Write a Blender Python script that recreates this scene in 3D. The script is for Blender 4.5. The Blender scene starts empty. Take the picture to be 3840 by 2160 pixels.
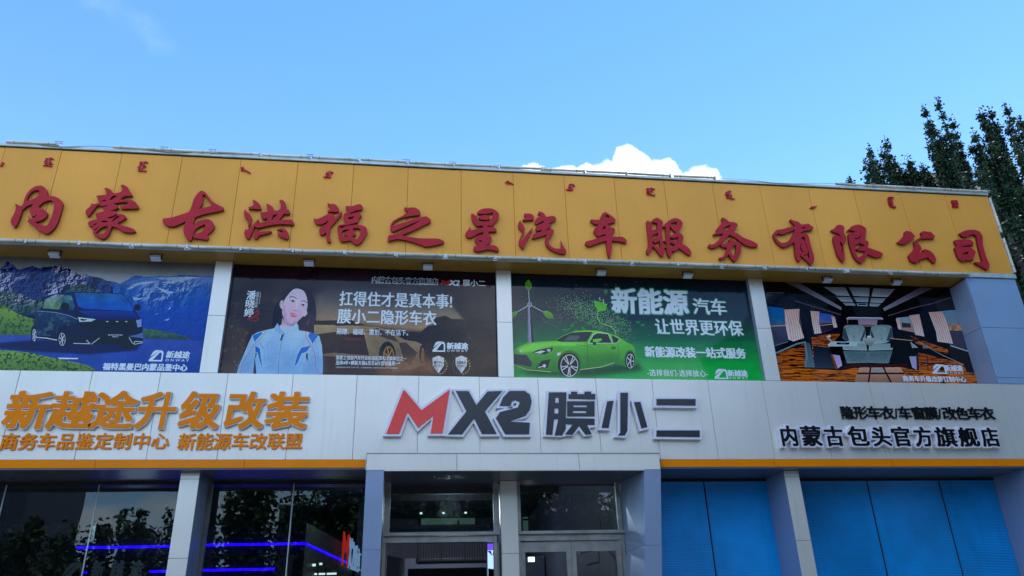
import bpy, math, random
import numpy as np
from mathutils import Matrix, Vector

# ------------------------------------------------------------------ camera
scn = bpy.context.scene
COL = scn.collection
CAMROT = np.array([[0.99061686, -0.13345769, -0.02944972], [-0.02944376, -0.41882717, 0.90758849], [-0.133459, -0.89820535, -0.41882675]])
FPX = 2850.0
CAMPOS = np.array([0.0, -13.0, 1.6])
cd = bpy.data.cameras.new('camera')
cam = bpy.data.objects.new('camera', cd)
COL.objects.link(cam)
cd.sensor_width = 36.0
cd.lens = FPX / 3840.0 * 36.0
cd.clip_start = 0.1
cd.clip_end = 2000.0
mw = Matrix.Identity(4)
for c_ in range(3):
    for r_ in range(3):
        mw[r_][c_] = CAMROT[c_][r_]
mw.translation = Vector(CAMPOS)
cam.matrix_world = mw
scn.camera = cam
scn.render.resolution_x, scn.render.resolution_y = 1024, 576

def ray(x, y):
    return CAMROT.T @ np.array([(x - 1920) / FPX, -(y - 1080) / FPX, -1.0])
def at(x, y, Y=0.0):
    "photo position -> point on the vertical plane at depth Y"
    d = ray(x, y)
    return CAMPOS + d * ((Y - CAMPOS[1]) / d[1])
def atz(x, y, Z):
    d = ray(x, y)
    return CAMPOS + d * ((Z - CAMPOS[2]) / d[2])

# ------------------------------------------------------------------ light
EXPOSURE = 1.17
SUN_ELEV, SUN_AZ = math.radians(70), math.radians(44)      # azimuth from +Y (behind the building) towards +X
world = bpy.data.worlds.new('World')
scn.world = world
world.use_nodes = True
wt = world.node_tree
wt.nodes.clear()
def wn(t, **k):
    n = wt.nodes.new(t)
    for a, b in k.items():
        setattr(n, a, b)
    return n
def wmath(op, a, b=None, c=None, clamp=False):
    n = wn('ShaderNodeMath', operation=op, use_clamp=clamp)
    for i, v in enumerate((a, b, c)):
        if v is None: continue
        if isinstance(v, (int, float)): n.inputs[i].default_value = v
        else: wt.links.new(v, n.inputs[i])
    return n.outputs[0]
sky = wn('ShaderNodeTexSky', sky_type='NISHITA')
sky.sun_disc = False
sky.sun_elevation = SUN_ELEV
sky.sun_rotation = SUN_AZ
sky.altitude = 1000
sky.air_density = 1.0
sky.dust_density = 0.1
sky.ozone_density = 1.4
tint = wn('ShaderNodeMix', data_type='RGBA', blend_type='MULTIPLY')
tint.inputs[0].default_value = 1.0
wt.links.new(sky.outputs[0], tint.inputs[6])
tint.inputs[7].default_value = (0.54, 0.91, 1.16, 1)
SKYSTR = 0.12
tc = wn('ShaderNodeTexCoord')
sep = wn('ShaderNodeSeparateXYZ')
wt.links.new(tc.outputs['Generated'], sep.inputs[0])
AZ = wmath('ARCTAN2', sep.outputs[0], sep.outputs[1])
EL = wmath('ARCSINE', sep.outputs[2])
# one cumulus bank behind the roof: overlapping puffs broken up by noise
noi = wn('ShaderNodeTexNoise')
noi.inputs['Scale'].default_value = 26.0
noi.inputs['Detail'].default_value = 7.0
noi.inputs['Roughness'].default_value = 0.58
wt.links.new(tc.outputs['Generated'], noi.inputs['Vector'])
nn = wmath('SUBTRACT', noi.outputs['Fac'], 0.5)
best = None
for (a, e, ra, re) in ((10.6, 31.5, 2.3, 2.45), (17.2, 30.9, 2.4, 3.0), (13.2, 31.3, 2.6, 2.5), (15.8, 30.8, 2.4, 3.0), (19.3, 31.2, 2.5, 3.45), (21.6, 30.5, 2.4, 3.0),
                       (24.8, 29.8, 2.3, 2.65), (27.6, 28.2, 2.0, 2.4), (30.3, 26.5, 3.0, 2.2), (7.6, 29.5, 2.6, 2.6), (36, 24.0, 5.0, 2.8)):
    da = wmath('MULTIPLY', wmath('SUBTRACT', AZ, math.radians(a)), 1 / math.radians(ra))
    de = wmath('MULTIPLY', wmath('SUBTRACT', EL, math.radians(e)), 1 / math.radians(re))
    d = wmath('SQRT', wmath('ADD', wmath('MULTIPLY', da, da), wmath('MULTIPLY', de, de)))
    v = wmath('SUBTRACT', 1.0, d)
    best = v if best is None else wmath('MAXIMUM', best, v)
cum = wmath('MULTIPLY', wmath('ADD', best, wmath('MULTIPLY', nn, 0.72)), 8.0, clamp=True)
# thin wisp, upper left
n2 = wn('ShaderNodeTexNoise')
n2.inputs['Scale'].default_value = 9.0
n2.inputs['Detail'].default_value = 5.0
wt.links.new(tc.outputs['Generated'], n2.inputs['Vector'])
def seg(a0, e0, a1, e1, w):
    dx, dy = math.radians(a1 - a0), math.radians(e1 - e0)
    L = math.hypot(dx, dy)
    ux, uy = dx / L, dy / L
    pa = wmath('SUBTRACT', AZ, math.radians((a0 + a1) / 2)); pe = wmath('SUBTRACT', EL, math.radians((e0 + e1) / 2))
    al = wmath('MULTIPLY', wmath('ADD', wmath('MULTIPLY', pa, ux), wmath('MULTIPLY', pe, uy)), 1.7 / L)
    ac = wmath('MULTIPLY', wmath('SUBTRACT', wmath('MULTIPLY', pa, uy), wmath('MULTIPLY', pe, ux)), 1 / math.radians(w))
    return wmath('SUBTRACT', 1.0, wmath('ADD', wmath('MULTIPLY', al, al), wmath('MULTIPLY', ac, ac)))
w1 = seg(-30.5, 41.6, -17.8, 37.6, 2.3)
w1 = wmath('MULTIPLY', wmath('ADD', w1, wmath('MULTIPLY', wmath('SUBTRACT', n2.outputs['Fac'], 0.60), 4.2)), 0.6, clamp=True)
wisp = wmath('MULTIPLY', wmath('MULTIPLY', w1, w1), 0.40)
# scattered cloud added only behind the camera, to brighten the facade
n3 = wn('ShaderNodeTexNoise')
n3.inputs['Scale'].default_value = 2.3
n3.inputs['Detail'].default_value = 6.0
n3.inputs['Roughness'].default_value = 0.55
dv = wn('ShaderNodeVectorMath', operation='DIVIDE')
wt.links.new(tc.outputs['Generated'], dv.inputs[0])
zz = wmath('ADD', wmath('MAXIMUM', sep.outputs[2], 0.0), 0.25)
cx = wn('ShaderNodeCombineXYZ')
for i in range(3): wt.links.new(zz, cx.inputs[i])
wt.links.new(cx.outputs[0], dv.inputs[1])
wt.links.new(dv.outputs[0], n3.inputs['Vector'])
behind = wmath('MULTIPLY', wmath('ADD', wmath('MULTIPLY', sep.outputs[1], -1.0), -0.02), 3.0, clamp=True)
far = wmath('MULTIPLY', wmath('MULTIPLY', wmath('SUBTRACT', n3.outputs['Fac'], 0.44), 5.0, clamp=True), behind)
mixa = wn('ShaderNodeMix', data_type='RGBA')
scl = wn('ShaderNodeVectorMath', operation='SCALE')
wt.links.new(tint.outputs[2], scl.inputs[0]); scl.inputs[3].default_value = SKYSTR
# pale horizon haze
hz = wmath('POWER', wmath('SUBTRACT', 1.0, wmath('MAXIMUM', sep.outputs[2], 0.0)), 3.0)
hv = wn('ShaderNodeVectorMath', operation='SCALE'); hv.inputs[0].default_value = (0.30, 0.36, 0.37); wt.links.new(hz, hv.inputs[3])
hadd = wn('ShaderNodeVectorMath', operation='ADD'); wt.links.new(scl.outputs[0], hadd.inputs[0]); wt.links.new(hv.outputs[0], hadd.inputs[1])
wt.links.new(hadd.outputs[0], mixa.inputs[6])
mixa.inputs[7].default_value = (0.95, 1.0, 1.1, 1)
wt.links.new(wmath('MAXIMUM', wmath('MULTIPLY', far, 0.9), wisp), mixa.inputs[0])
mixb = wn('ShaderNodeMix', data_type='RGBA')
wt.links.new(mixa.outputs[2], mixb.inputs[6])
cshade = wn('ShaderNodeMix', data_type='RGBA')
cshade.inputs[6].default_value = (0.42, 0.46, 0.52, 1); cshade.inputs[7].default_value = (1.25, 1.25, 1.25, 1)
wt.links.new(wmath('ADD', wmath('MULTIPLY', best, 1.1), wmath('ADD', wmath('MULTIPLY', nn, 2.6), 0.42), clamp=True), cshade.inputs[0])
wt.links.new(cshade.outputs[2], mixb.inputs[7])
wt.links.new(cum, mixb.inputs[0])
bg = wn('ShaderNodeBackground')
wt.links.new(mixb.outputs[2], bg.inputs[0])
bg.inputs[1].default_value = 1.0
wo = wn('ShaderNodeOutputWorld')
wt.links.new(bg.outputs[0], wo.inputs[0])
world.cycles.sampling_method = 'AUTOMATIC'

sl = bpy.data.lights.new('sun', 'SUN')
sl.energy = 3.0
sl.angle = math.radians(0.5)
sl.color = (1.0, 0.95, 0.87)
sun = bpy.data.objects.new('sun', sl)
COL.objects.link(sun)
sdir = Vector((math.sin(SUN_AZ) * math.cos(SUN_ELEV), math.cos(SUN_AZ) * math.cos(SUN_ELEV), math.sin(SUN_ELEV)))
sun.rotation_euler = sdir.to_track_quat('Z', 'Y').to_euler()
sun.location = (40, 30, 40)

scn.view_settings.view_transform = 'Standard'
scn.view_settings.look = 'None'
scn.view_settings.gamma = 1.0
scn.view_settings.exposure = EXPOSURE
scn.view_settings.use_curve_mapping = False
scn.render.engine = 'CYCLES'
scn.cycles.use_denoising = True
scn.cycles.max_bounces = 8
scn.cycles.transparent_max_bounces = 16
scn.cycles.caustics_reflective = False
scn.cycles.caustics_refractive = False

# ------------------------------------------------------------------ materials
def s2l(c):
    c = np.asarray(c, float) / 255.0
    return np.where(c <= 0.04045, c / 12.92, ((c + 0.055) / 1.055) ** 2.4)
def l2s(c):
    c = np.clip(c, 0, 1)
    return np.where(c <= 0.0031308, c * 12.92, 1.055 * c ** (1 / 2.4) - 0.055)
def mat(name, col, rough=0.5, metal=0.0, spec=0.5, var=0.0, vscale=3.0, bump=0.0, bscale=8.0, emit=None, estr=0.0, streak=0.0, alpha=None, detail=3.0):
    m = bpy.data.materials.new(name)
    m.use_nodes = True
    nt = m.node_tree
    b = nt.nodes['Principled BSDF']
    b.inputs['Base Color'].default_value = (*col, 1)
    b.inputs['Roughness'].default_value = rough
    b.inputs['Metallic'].default_value = metal
    b.inputs['Specular IOR Level'].default_value = spec
    if emit is not None:
        b.inputs['Emission Color'].default_value = (*emit, 1)
        b.inputs['Emission Strength'].default_value = estr
    geo = nt.nodes.new('ShaderNodeNewGeometry')
    if var or streak:
        src = None
        cr = None
        if var:
            n = nt.nodes.new('ShaderNodeTexNoise'); n.inputs['Scale'].default_value = vscale; n.inputs['Detail'].default_value = 5
            nt.links.new(geo.outputs['Position'], n.inputs['Vector'])
            mr = nt.nodes.new('ShaderNodeMapRange')
            mr.inputs[1].default_value = 0.3; mr.inputs[2].default_value = 0.7
            mr.inputs[3].default_value = 1 - var; mr.inputs[4].default_value = 1 + var * 0.5
            nt.links.new(n.outputs['Fac'], mr.inputs[0]); src = mr.outputs[0]
        if streak:
            mp = nt.nodes.new('ShaderNodeMapping'); mp.inputs['Scale'].default_value = (9, 9, 0.7)
            nt.links.new(geo.outputs['Position'], mp.inputs['Vector'])
            n2_ = nt.nodes.new('ShaderNodeTexNoise'); n2_.inputs['Scale'].default_value = 1.0; n2_.inputs['Detail'].default_value = 6
            nt.links.new(mp.outputs[0], n2_.inputs['Vector'])
            m2 = nt.nodes.new('ShaderNodeMapRange')
            m2.inputs[1].default_value = 0.55; m2.inputs[2].default_value = 0.8; m2.inputs[3].default_value = 1.0; m2.inputs[4].default_value = 1 - streak
            nt.links.new(n2_.outputs['Fac'], m2.inputs[0])
            if src is None: src = m2.outputs[0]
            else:
                q = nt.nodes.new('ShaderNodeMath'); q.operation = 'MULTIPLY'
                nt.links.new(src, q.inputs[0]); nt.links.new(m2.outputs[0], q.inputs[1]); src = q.outputs[0]
        oi = nt.nodes.new('ShaderNodeObjectInfo')
        m3 = nt.nodes.new('ShaderNodeMapRange'); m3.inputs[3].default_value = 0.965; m3.inputs[4].default_value = 1.02
        nt.links.new(oi.outputs['Random'], m3.inputs[0])
        q = nt.nodes.new('ShaderNodeMath'); q.operation = 'MULTIPLY'
        nt.links.new(src, q.inputs[0]); nt.links.new(m3.outputs[0], q.inputs[1])
        vs = nt.nodes.new('ShaderNodeVectorMath'); vs.operation = 'SCALE'
        vs.inputs[0].default_value = col
        nt.links.new(q.outputs[0], vs.inputs[3])
        nt.links.new(vs.outputs[0], b.inputs['Base Color'])
    if bump:
        n = nt.nodes.new('ShaderNodeTexNoise'); n.inputs['Scale'].default_value = bscale; n.inputs['Detail'].default_value = detail
        nt.links.new(geo.outputs['Position'], n.inputs['Vector'])
        bp = nt.nodes.new('ShaderNodeBump'); bp.inputs['Strength'].default_value = 1.0; bp.inputs['Distance'].default_value = bump
        nt.links.new(n.outputs['Fac'], bp.inputs['Height'])
        nt.links.new(bp.outputs[0], b.inputs['Normal'])
    return m

M_ = {}
M_['white'] = mat('white_aluminium_panel', (0.84, 0.83, 0.755), 0.32, 0.38, 0.5, var=0.05, vscale=0.9, bump=0.004, bscale=1.3, streak=0.10)
M_['bluegrey'] = mat('bluish_grey_panel', (0.26, 0.35, 0.52), 0.30, 0.15, 0.5, var=0.06, vscale=1.5, bump=0.003, bscale=2, streak=0.06)
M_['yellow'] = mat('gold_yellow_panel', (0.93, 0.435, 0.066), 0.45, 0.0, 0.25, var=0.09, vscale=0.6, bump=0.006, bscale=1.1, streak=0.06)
M_['end_sky_tint'] = mat('sky_tinted_end_panel', (0.34, 0.52, 0.76), 0.3, 0.3, 0.5, var=0.06, vscale=1.2, bump=0.003, bscale=2)  # blue of the reflected sky put into the base colour of pale panels
M_['blocker'] = mat('dark_blue_grey_blocker', (0.06, 0.15, 0.25), 0.5)  # dark bluish tone for the added block that panels reflect
M_['soffit_d'] = mat('dark_soffit_panel', (0.10, 0.12, 0.16), 0.3, 0, 0.5, var=0.1)
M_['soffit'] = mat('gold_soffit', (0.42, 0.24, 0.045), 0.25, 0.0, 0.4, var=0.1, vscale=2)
M_['orange'] = mat('glossy_orange_strip', (0.92, 0.27, 0.002), 0.2, 0.0, 0.12, var=0.05, vscale=2, bump=0.006, bscale=3.5)
M_['orange_l'] = mat('orange_acrylic', (0.90, 0.26, 0.002), 0.2, 0.0, 0.12, var=0.05, vscale=4, bump=0.004, bscale=6)
M_['red_l'] = mat('dark_red_led_letter', (0.52, 0.018, 0.036), 0.5, 0.0, 0.2, var=0.12, vscale=5, bump=0.003, bscale=60)
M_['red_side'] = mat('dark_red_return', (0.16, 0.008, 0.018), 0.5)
M_['red_s'] = mat('bright_red_letter', (0.55, 0.012, 0.03), 0.4, var=0.05)
M_['red_m'] = mat('glossy_red_acrylic', (0.85, 0.03, 0.012), 0.10, 0.0, 0.5, var=0.04, vscale=4, bump=0.006, bscale=5)
M_['navy'] = mat('dark_navy_acrylic', (0.013, 0.017, 0.027), 0.22, 0.0, 0.5, var=0.1, vscale=4)
M_['black'] = mat('black_acrylic', (0.006, 0.006, 0.007), 0.2, 0, 0.4)
M_['plate'] = mat('pale_letter_border', (0.80, 0.82, 0.94), 0.3, 0, 0.5)
M_['chrome'] = mat('bright_steel_edge', (0.62, 0.62, 0.62), 0.25, 0.75)
M_['rail'] = mat('galvanised_rail', (0.55, 0.66, 0.66), 0.4, 0.2, 0.5, var=0.25, vscale=3)
M_['tube'] = mat('old_glass_tube', (0.66, 0.66, 0.55), 0.25, 0, 0.5, var=0.4, vscale=1.7)
M_['dark'] = mat('dark_gap', (0.012, 0.012, 0.014), 0.8)
M_['steel'] = mat('brushed_steel', (0.42, 0.42, 0.40), 0.36, 0.65, 0.5, var=0.25, vscale=5, streak=0.2)
M_['steel_d'] = mat('dull_steel', (0.20, 0.20, 0.20), 0.4, 0.5, 0.5, var=0.25, vscale=5)
M_['lamp'] = mat('lamp_reflector', (0.80, 0.84, 0.90), 0.3, 0.1, 0.5)
M_['lampb'] = mat('lamp_housing', (0.35, 0.37, 0.40), 0.5)
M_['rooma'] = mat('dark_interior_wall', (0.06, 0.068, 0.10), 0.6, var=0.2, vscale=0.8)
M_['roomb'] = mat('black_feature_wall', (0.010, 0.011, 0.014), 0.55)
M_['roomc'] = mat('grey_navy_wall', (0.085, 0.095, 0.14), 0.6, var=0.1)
M_['leaf'] = mat('dark_leaf', (0.034, 0.072, 0.036), 0.6, 0, 0.15, var=0.75, vscale=1.6)
M_['leaf_s'] = mat('street_leaf', (0.07, 0.13, 0.065), 0.6, 0, 0.15, var=0.6, vscale=1.2)
M_['bark'] = mat('grey_bark', (0.09, 0.085, 0.07), 0.8, var=0.4, vscale=3)
M_['asphalt'] = mat('asphalt', (0.07, 0.07, 0.072), 0.85, var=0.3, vscale=1.2, bump=0.004, bscale=60)
M_['paving'] = mat('grey_paving', (0.13, 0.13, 0.13), 0.75, var=0.25, vscale=1.5)
M_['beige'] = mat('beige_render', (0.46, 0.38, 0.33), 0.8, var=0.1)
M_['grey_s'] = mat('grey_wall_logo', (0.75, 0.78, 0.85), 0.4)
M_['edge'] = mat('cream_letter_edge', (0.80, 0.78, 0.74), 0.35)
M_['text'] = mat('white_print', (0.78, 0.89, 0.96), 0.06, 0, 0.5)
M_['textd'] = mat('black_print', (0.01, 0.01, 0.01), 0.06, 0, 0.5)
M_['textr'] = mat('red_print', (0.60, 0.03, 0.02), 0.06, 0, 0.5)
M_['textg'] = mat('green_print', (0.06, 0.38, 0.14), 0.06, 0, 0.5)
def emat(name, col, s):
    return mat(name, (0.02, 0.02, 0.02), 0.5, emit=col, estr=s)
M_['led'] = emat('blue_led', (0.01, 0.0, 1.0), 5.0)
M_['lit_w'] = emat('cool_white_light', (0.85, 1.0, 0.93), 1.6)
M_['lit_g'] = emat('dim_greenish_light', (0.30, 0.55, 0.42), 0.16)
M_['lit_b'] = emat('pale_blue_lit', (0.40, 0.62, 1.0), 0.62)
M_['lit_r'] = emat('red_lit', (1.0, 0.03, 0.01), 0.6)
M_['teal'] = mat('teal_light_bar', (0.20, 0.42, 0.42), 0.3)
def ribmat():
    m = mat('blue_ribbed_sheet', (0.003, 0.36, 0.95), 0.16, 0, 0.5, var=0.30, vscale=0.7, streak=0.12)
    nt = m.node_tree; b = nt.nodes['Principled BSDF']
    geo = nt.nodes.new('ShaderNodeNewGeometry')
    w = nt.nodes.new('ShaderNodeTexWave'); w.wave_type = 'BANDS'; w.bands_direction = 'Z'
    w.inputs['Scale'].default_value = 11.0; w.inputs['Distortion'].default_value = 0.15
    nt.links.new(geo.outputs['Position'], w.inputs['Vector'])
    bp = nt.nodes.new('ShaderNodeBump'); bp.inputs['Distance'].default_value = 0.007; bp.inputs['Strength'].default_value = 1
    nt.links.new(w.outputs['Fac'], bp.inputs['Height']); nt.links.new(bp.outputs[0], b.inputs['Normal'])
    return m
M_['blue'] = ribmat()
def glassmat(name, tr, ior, bump=0.0):
    m = bpy.data.materials.new(name); m.use_nodes = True
    nt = m.node_tree; nt.nodes.clear()
    o = nt.nodes.new('ShaderNodeOutputMaterial'); mx = nt.nodes.new('ShaderNodeMixShader')
    t = nt.nodes.new('ShaderNodeBsdfTransparent'); t.inputs[0].default_value = (*tr, 1)
    g = nt.nodes.new('ShaderNodeBsdfGlossy'); g.inputs['Roughness'].default_value = 0.01
    g.inputs[0].default_value = (0.95, 1, 1, 1)
    f = nt.nodes.new('ShaderNodeFresnel'); f.inputs['IOR'].default_value = ior
    nt.links.new(f.outputs[0], mx.inputs[0]); nt.links.new(t.outputs[0], mx.inputs[1]); nt.links.new(g.outputs[0], mx.inputs[2])
    if bump:
        geo = nt.nodes.new('ShaderNodeNewGeometry')
        n = nt.nodes.new('ShaderNodeTexNoise'); n.inputs['Scale'].default_value = 0.9
        nt.links.new(geo.outputs['Position'], n.inputs['Vector'])
        bp = nt.nodes.new('ShaderNodeBump'); bp.inputs['Distance'].default_value = bump; bp.inputs['Strength'].default_value = 1
        nt.links.new(n.outputs['Fac'], bp.inputs['Height'])
        nt.links.new(bp.outputs[0], g.inputs['Normal'])
    nt.links.new(mx.outputs[0], o.inputs[0])
    return m
M_['glass'] = glassmat('tinted_glass', (0.46, 0.52, 0.54), 1.55, 0.003)
M_['glassc'] = glassmat('very_clear_glass', (0.97, 0.98, 0.98), 1.42, 0.002)
M_['glassb'] = glassmat('clear_glass', (0.86, 0.90, 0.90), 1.5, 0.002)

# ------------------------------------------------------------------ object helpers
def link(name, me, parent=None, m=None):
    o = bpy.data.objects.new(name, me)
    COL.objects.link(o)
    if parent is not None: o.parent = parent
    if m is not None and me is not None and not me.materials: me.materials.append(m)
    return o
def empty(name, loc, label, cat, group=None):
    o = bpy.data.objects.new(name, None)
    COL.objects.link(o)
    o.location = loc
    o['label'] = label; o['category'] = cat
    if group: o['group'] = group
    return o
def sub(name, parent):
    o = bpy.data.objects.new(name, None)
    COL.objects.link(o); o.parent = parent
    return o
def wloc(p):
    "world position of a chain of unrotated parents"
    v = Vector((0, 0, 0))
    while p is not None:
        v += p.location; p = p.parent
    return v
BOXF = [(0, 1, 3, 2), (4, 6, 7, 5), (0, 4, 5, 1), (2, 3, 7, 6), (0, 2, 6, 4), (1, 5, 7, 3)]
MESHC = {}
def box(name, x0, x1, y0, y1, z0, z1, m, parent=None, rx=0.0, rz=0.0, bev=0.0):
    dx, dy, dz = x1 - x0, y1 - y0, z1 - z0
    key = (round(dx, 3), round(dy, 3), round(dz, 3), m.name, bev)
    if key not in MESHC:
        v = [(sx * dx / 2, sy * dy / 2, sz * dz / 2) for sx in (-1, 1) for sy in (-1, 1) for sz in (-1, 1)]
        me = bpy.data.meshes.new(name)
        me.from_pydata(v, [], BOXF)
        if bev:
            import bmesh
            bm = bmesh.new(); bm.from_mesh(me)
            bmesh.ops.bevel(bm, geom=bm.edges[:], offset=bev, segments=2, affect='EDGES')
            bm.to_mesh(me); bm.free()
        me.materials.append(m); MESHC[key] = me
    o = link(name, MESHC[key], parent)
    o.location = Vector(((x0 + x1) / 2, (y0 + y1) / 2, (z0 + z1) / 2)) - (wloc(parent) if parent else Vector((0, 0, 0)))
    o.rotation_euler = (rx, 0, rz)
    return o
def meshobj(name, v, f, m, parent=None, smooth=False):
    w = wloc(parent) if parent else Vector((0, 0, 0))
    me = bpy.data.meshes.new(name)
    me.from_pydata([(a[0] - w.x, a[1] - w.y, a[2] - w.z) for a in v], [], f)
    me.materials.append(m)
    if smooth:
        for p in me.polygons: p.use_smooth = True
    me.update()
    return link(name, me, parent)
def prism(name, prof, x0, x1, m, parent=None):
    "profile of (y,z) points swept along x"
    n = len(prof)
    v = [(x0, y, z) for y, z in prof] + [(x1, y, z) for y, z in prof]
    f = [(i, (i + 1) % n, n + (i + 1) % n, n + i) for i in range(n)] + [tuple(range(n))[::-1], tuple(range(n, 2 * n))]
    return meshobj(name, v, f, m, parent)
def tube_data(a, b, r0, r1=None, n=10, caps=True):
    a, b = Vector(a), Vector(b); r1 = r0 if r1 is None else r1
    d = (b - a).normalized()
    u = d.cross(Vector((0, 0, 1)) if abs(d.z) < 0.9 else Vector((1, 0, 0))).normalized(); w = d.cross(u)
    v = []
    for p, r in ((a, r0), (b, r1)):
        for i in range(n):
            t = 2 * math.pi * i / n
            v.append(p + u * (r * math.cos(t)) + w * (r * math.sin(t)))
    f = [(i, (i + 1) % n, n + (i + 1) % n, n + i) for i in range(n)]
    if caps: f += [tuple(range(n))[::-1], tuple(range(n, 2 * n))]
    return v, f
class MB:
    def __init__(s): s.v = []; s.f = []
    def add(s, vf):
        k = len(s.v); s.v += [tuple(a) for a in vf[0]]; s.f += [tuple(i + k for i in q) for q in vf[1]]
    def tube(s, *a, **k): s.add(tube_data(*a, **k))
    def box(s, x0, x1, y0, y1, z0, z1):
        v = [(x, y, z) for x in (x0, x1) for y in (y0, y1) for z in (z0, z1)]
        s.add((v, BOXF))
    def build(s, name, m, parent=None, smooth=False): return meshobj(name, s.v, s.f, m, parent, smooth)

# ---- glyph helpers ------------------------------------------------
DEPS = None
def curve_mesh(cu):
    ob = bpy.data.objects.new('tmp', cu); COL.objects.link(ob)
    dg = bpy.context.evaluated_depsgraph_get(); dg.update()
    me = bpy.data.meshes.new_from_object(ob.evaluated_get(dg))
    bpy.data.objects.remove(ob)
    n = len(me.vertices); co = np.empty(n * 3); me.vertices.foreach_get('co', co)
    fs = [tuple(p.vertices) for p in me.polygons]
    bpy.data.meshes.remove(me); bpy.data.curves.remove(cu)
    return co.reshape(-1, 3), fs
GC = {}
def glyph(s, off=0.0, ext=0.0, shear=0.0, res=3):
    k = (s, off, ext, shear)
    if k not in GC:
        cu = bpy.data.curves.new('t', 'FONT'); cu.body = s; cu.offset = off; cu.extrude = ext; cu.shear = shear; cu.resolution_u = res
        GC[k] = curve_mesh(cu)
    return GC[k]
_r = glyph('国')[0]
RX0, RX1, RY0, RY1 = _r[:, 0].min(), _r[:, 0].max(), _r[:, 1].min(), _r[:, 1].max()

BC = {}
def bold(s, r, res=130, plate=False):
    "glyph run grown evenly by r em, returned as closed outlines in em units"
    k = (s, round(r, 4), res, plate)
    if k in BC: return BC[k]
    co, fs = glyph(s, 0.0, 0.0, 0.0)
    pad = r + .04
    x0, y0 = co[:, 0].min() - pad, co[:, 1].min() - pad
    W = int((co[:, 0].max() + pad - x0) * res) + 2; H = int((co[:, 1].max() + pad - y0) * res) + 2
    m = np.zeros((H, W), bool)
    P = np.stack([(co[:, 0] - x0) * res, (co[:, 1] - y0) * res], 1)
    for f in fs:
        for j in range(1, len(f) - 1):
            a, b, c = P[f[0]], P[f[j]], P[f[j + 1]]
            ax, bx = int(max(0, math.floor(min(a[0], b[0], c[0])))), int(min(W, math.ceil(max(a[0], b[0], c[0])) + 1))
            ay, by = int(max(0, math.floor(min(a[1], b[1], c[1])))), int(min(H, math.ceil(max(a[1], b[1], c[1])) + 1))
            Y, X = np.mgrid[ay:by, ax:bx] + .5
            d = lambda p, q: (q[0] - p[0]) * (Y - p[1]) - (q[1] - p[1]) * (X - p[0])
            d1, d2, d3 = d(a, b), d(b, c), d(c, a)
            m[ay:by, ax:bx] |= ((d1 >= -.3) & (d2 >= -.3) & (d3 >= -.3)) | ((d1 <= .3) & (d2 <= .3) & (d3 <= .3))
    def spread(q, n, ax):
        sh = 1; tot = 0
        while tot < n:
            st = min(sh, n - tot); nr = q.copy()
            if ax: nr[:, st:] |= q[:, :-st]; nr[:, :-st] |= q[:, st:]
            else: nr[st:] |= q[:-st]; nr[:-st] |= q[st:]
            q = nr; tot += st; sh *= 2
        return q
    rx, ry = (int(round(r * res * 1.3)), int(round(r * res * .75))) if not plate else (int(round(r * res)),) * 2
    g = spread(spread(m, rx, 1), ry, 0)
    F = np.pad(g.astype(float), 2)
    for _ in range(2):
        F = (F + np.roll(F, 1, 0) + np.roll(F, -1, 0)) / 3; F = (F + np.roll(F, 1, 1) + np.roll(F, -1, 1)) / 3
    rings = contour(F, .5)
    out = []
    for q in rings:
        q = simplify(q, .42)
        if len(q) >= 4: out.append([(x0 + (x - 1.5) / res, y0 + (y - 1.5) / res) for x, y in q])
    BC[k] = out
    return out
SEGT = {1: (3, 0), 2: (0, 1), 3: (3, 1), 4: (1, 2), 6: (0, 2), 7: (3, 2), 8: (2, 3), 9: (2, 0), 11: (2, 1), 12: (1, 3), 13: (1, 0), 14: (0, 3)}
def contour(F, lv):
    B_ = F > lv
    code = B_[:-1, :-1] * 1 + B_[:-1, 1:] * 2 + B_[1:, 1:] * 4 + B_[1:, :-1] * 8
    ys, xs = np.nonzero((code > 0) & (code < 15)); nxt = {}
    def pt(y, x, e):
        if e == 0: a, b = F[y, x], F[y, x + 1]; return ('h', y, x), (x + (lv - a) / (b - a), y)
        if e == 2: a, b = F[y + 1, x], F[y + 1, x + 1]; return ('h', y + 1, x), (x + (lv - a) / (b - a), y + 1)
        if e == 3: a, b = F[y, x], F[y + 1, x]; return ('v', y, x), (x, y + (lv - a) / (b - a))
        a, b = F[y, x + 1], F[y + 1, x + 1]; return ('v', y, x + 1), (x + 1, y + (lv - a) / (b - a))
    pos = {}
    for y, x in zip(ys.tolist(), xs.tolist()):
        c = int(code[y, x])
        for s_, e_ in ((SEGT[c],) if c in SEGT else (((3, 0), (1, 2)) if c == 5 else ((0, 1), (2, 3)))):
            ka, pa = pt(y, x, s_); kb, pb = pt(y, x, e_)
            pos[ka] = pa; pos[kb] = pb; nxt[ka] = kb
    rings = []
    while nxt:
        k0, k = next(iter(nxt.items())); ring = [pos[k0]]; del nxt[k0]
        while k != k0 and k in nxt:
            ring.append(pos[k]); k = nxt.pop(k)
        rings.append(ring)
    return rings
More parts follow.
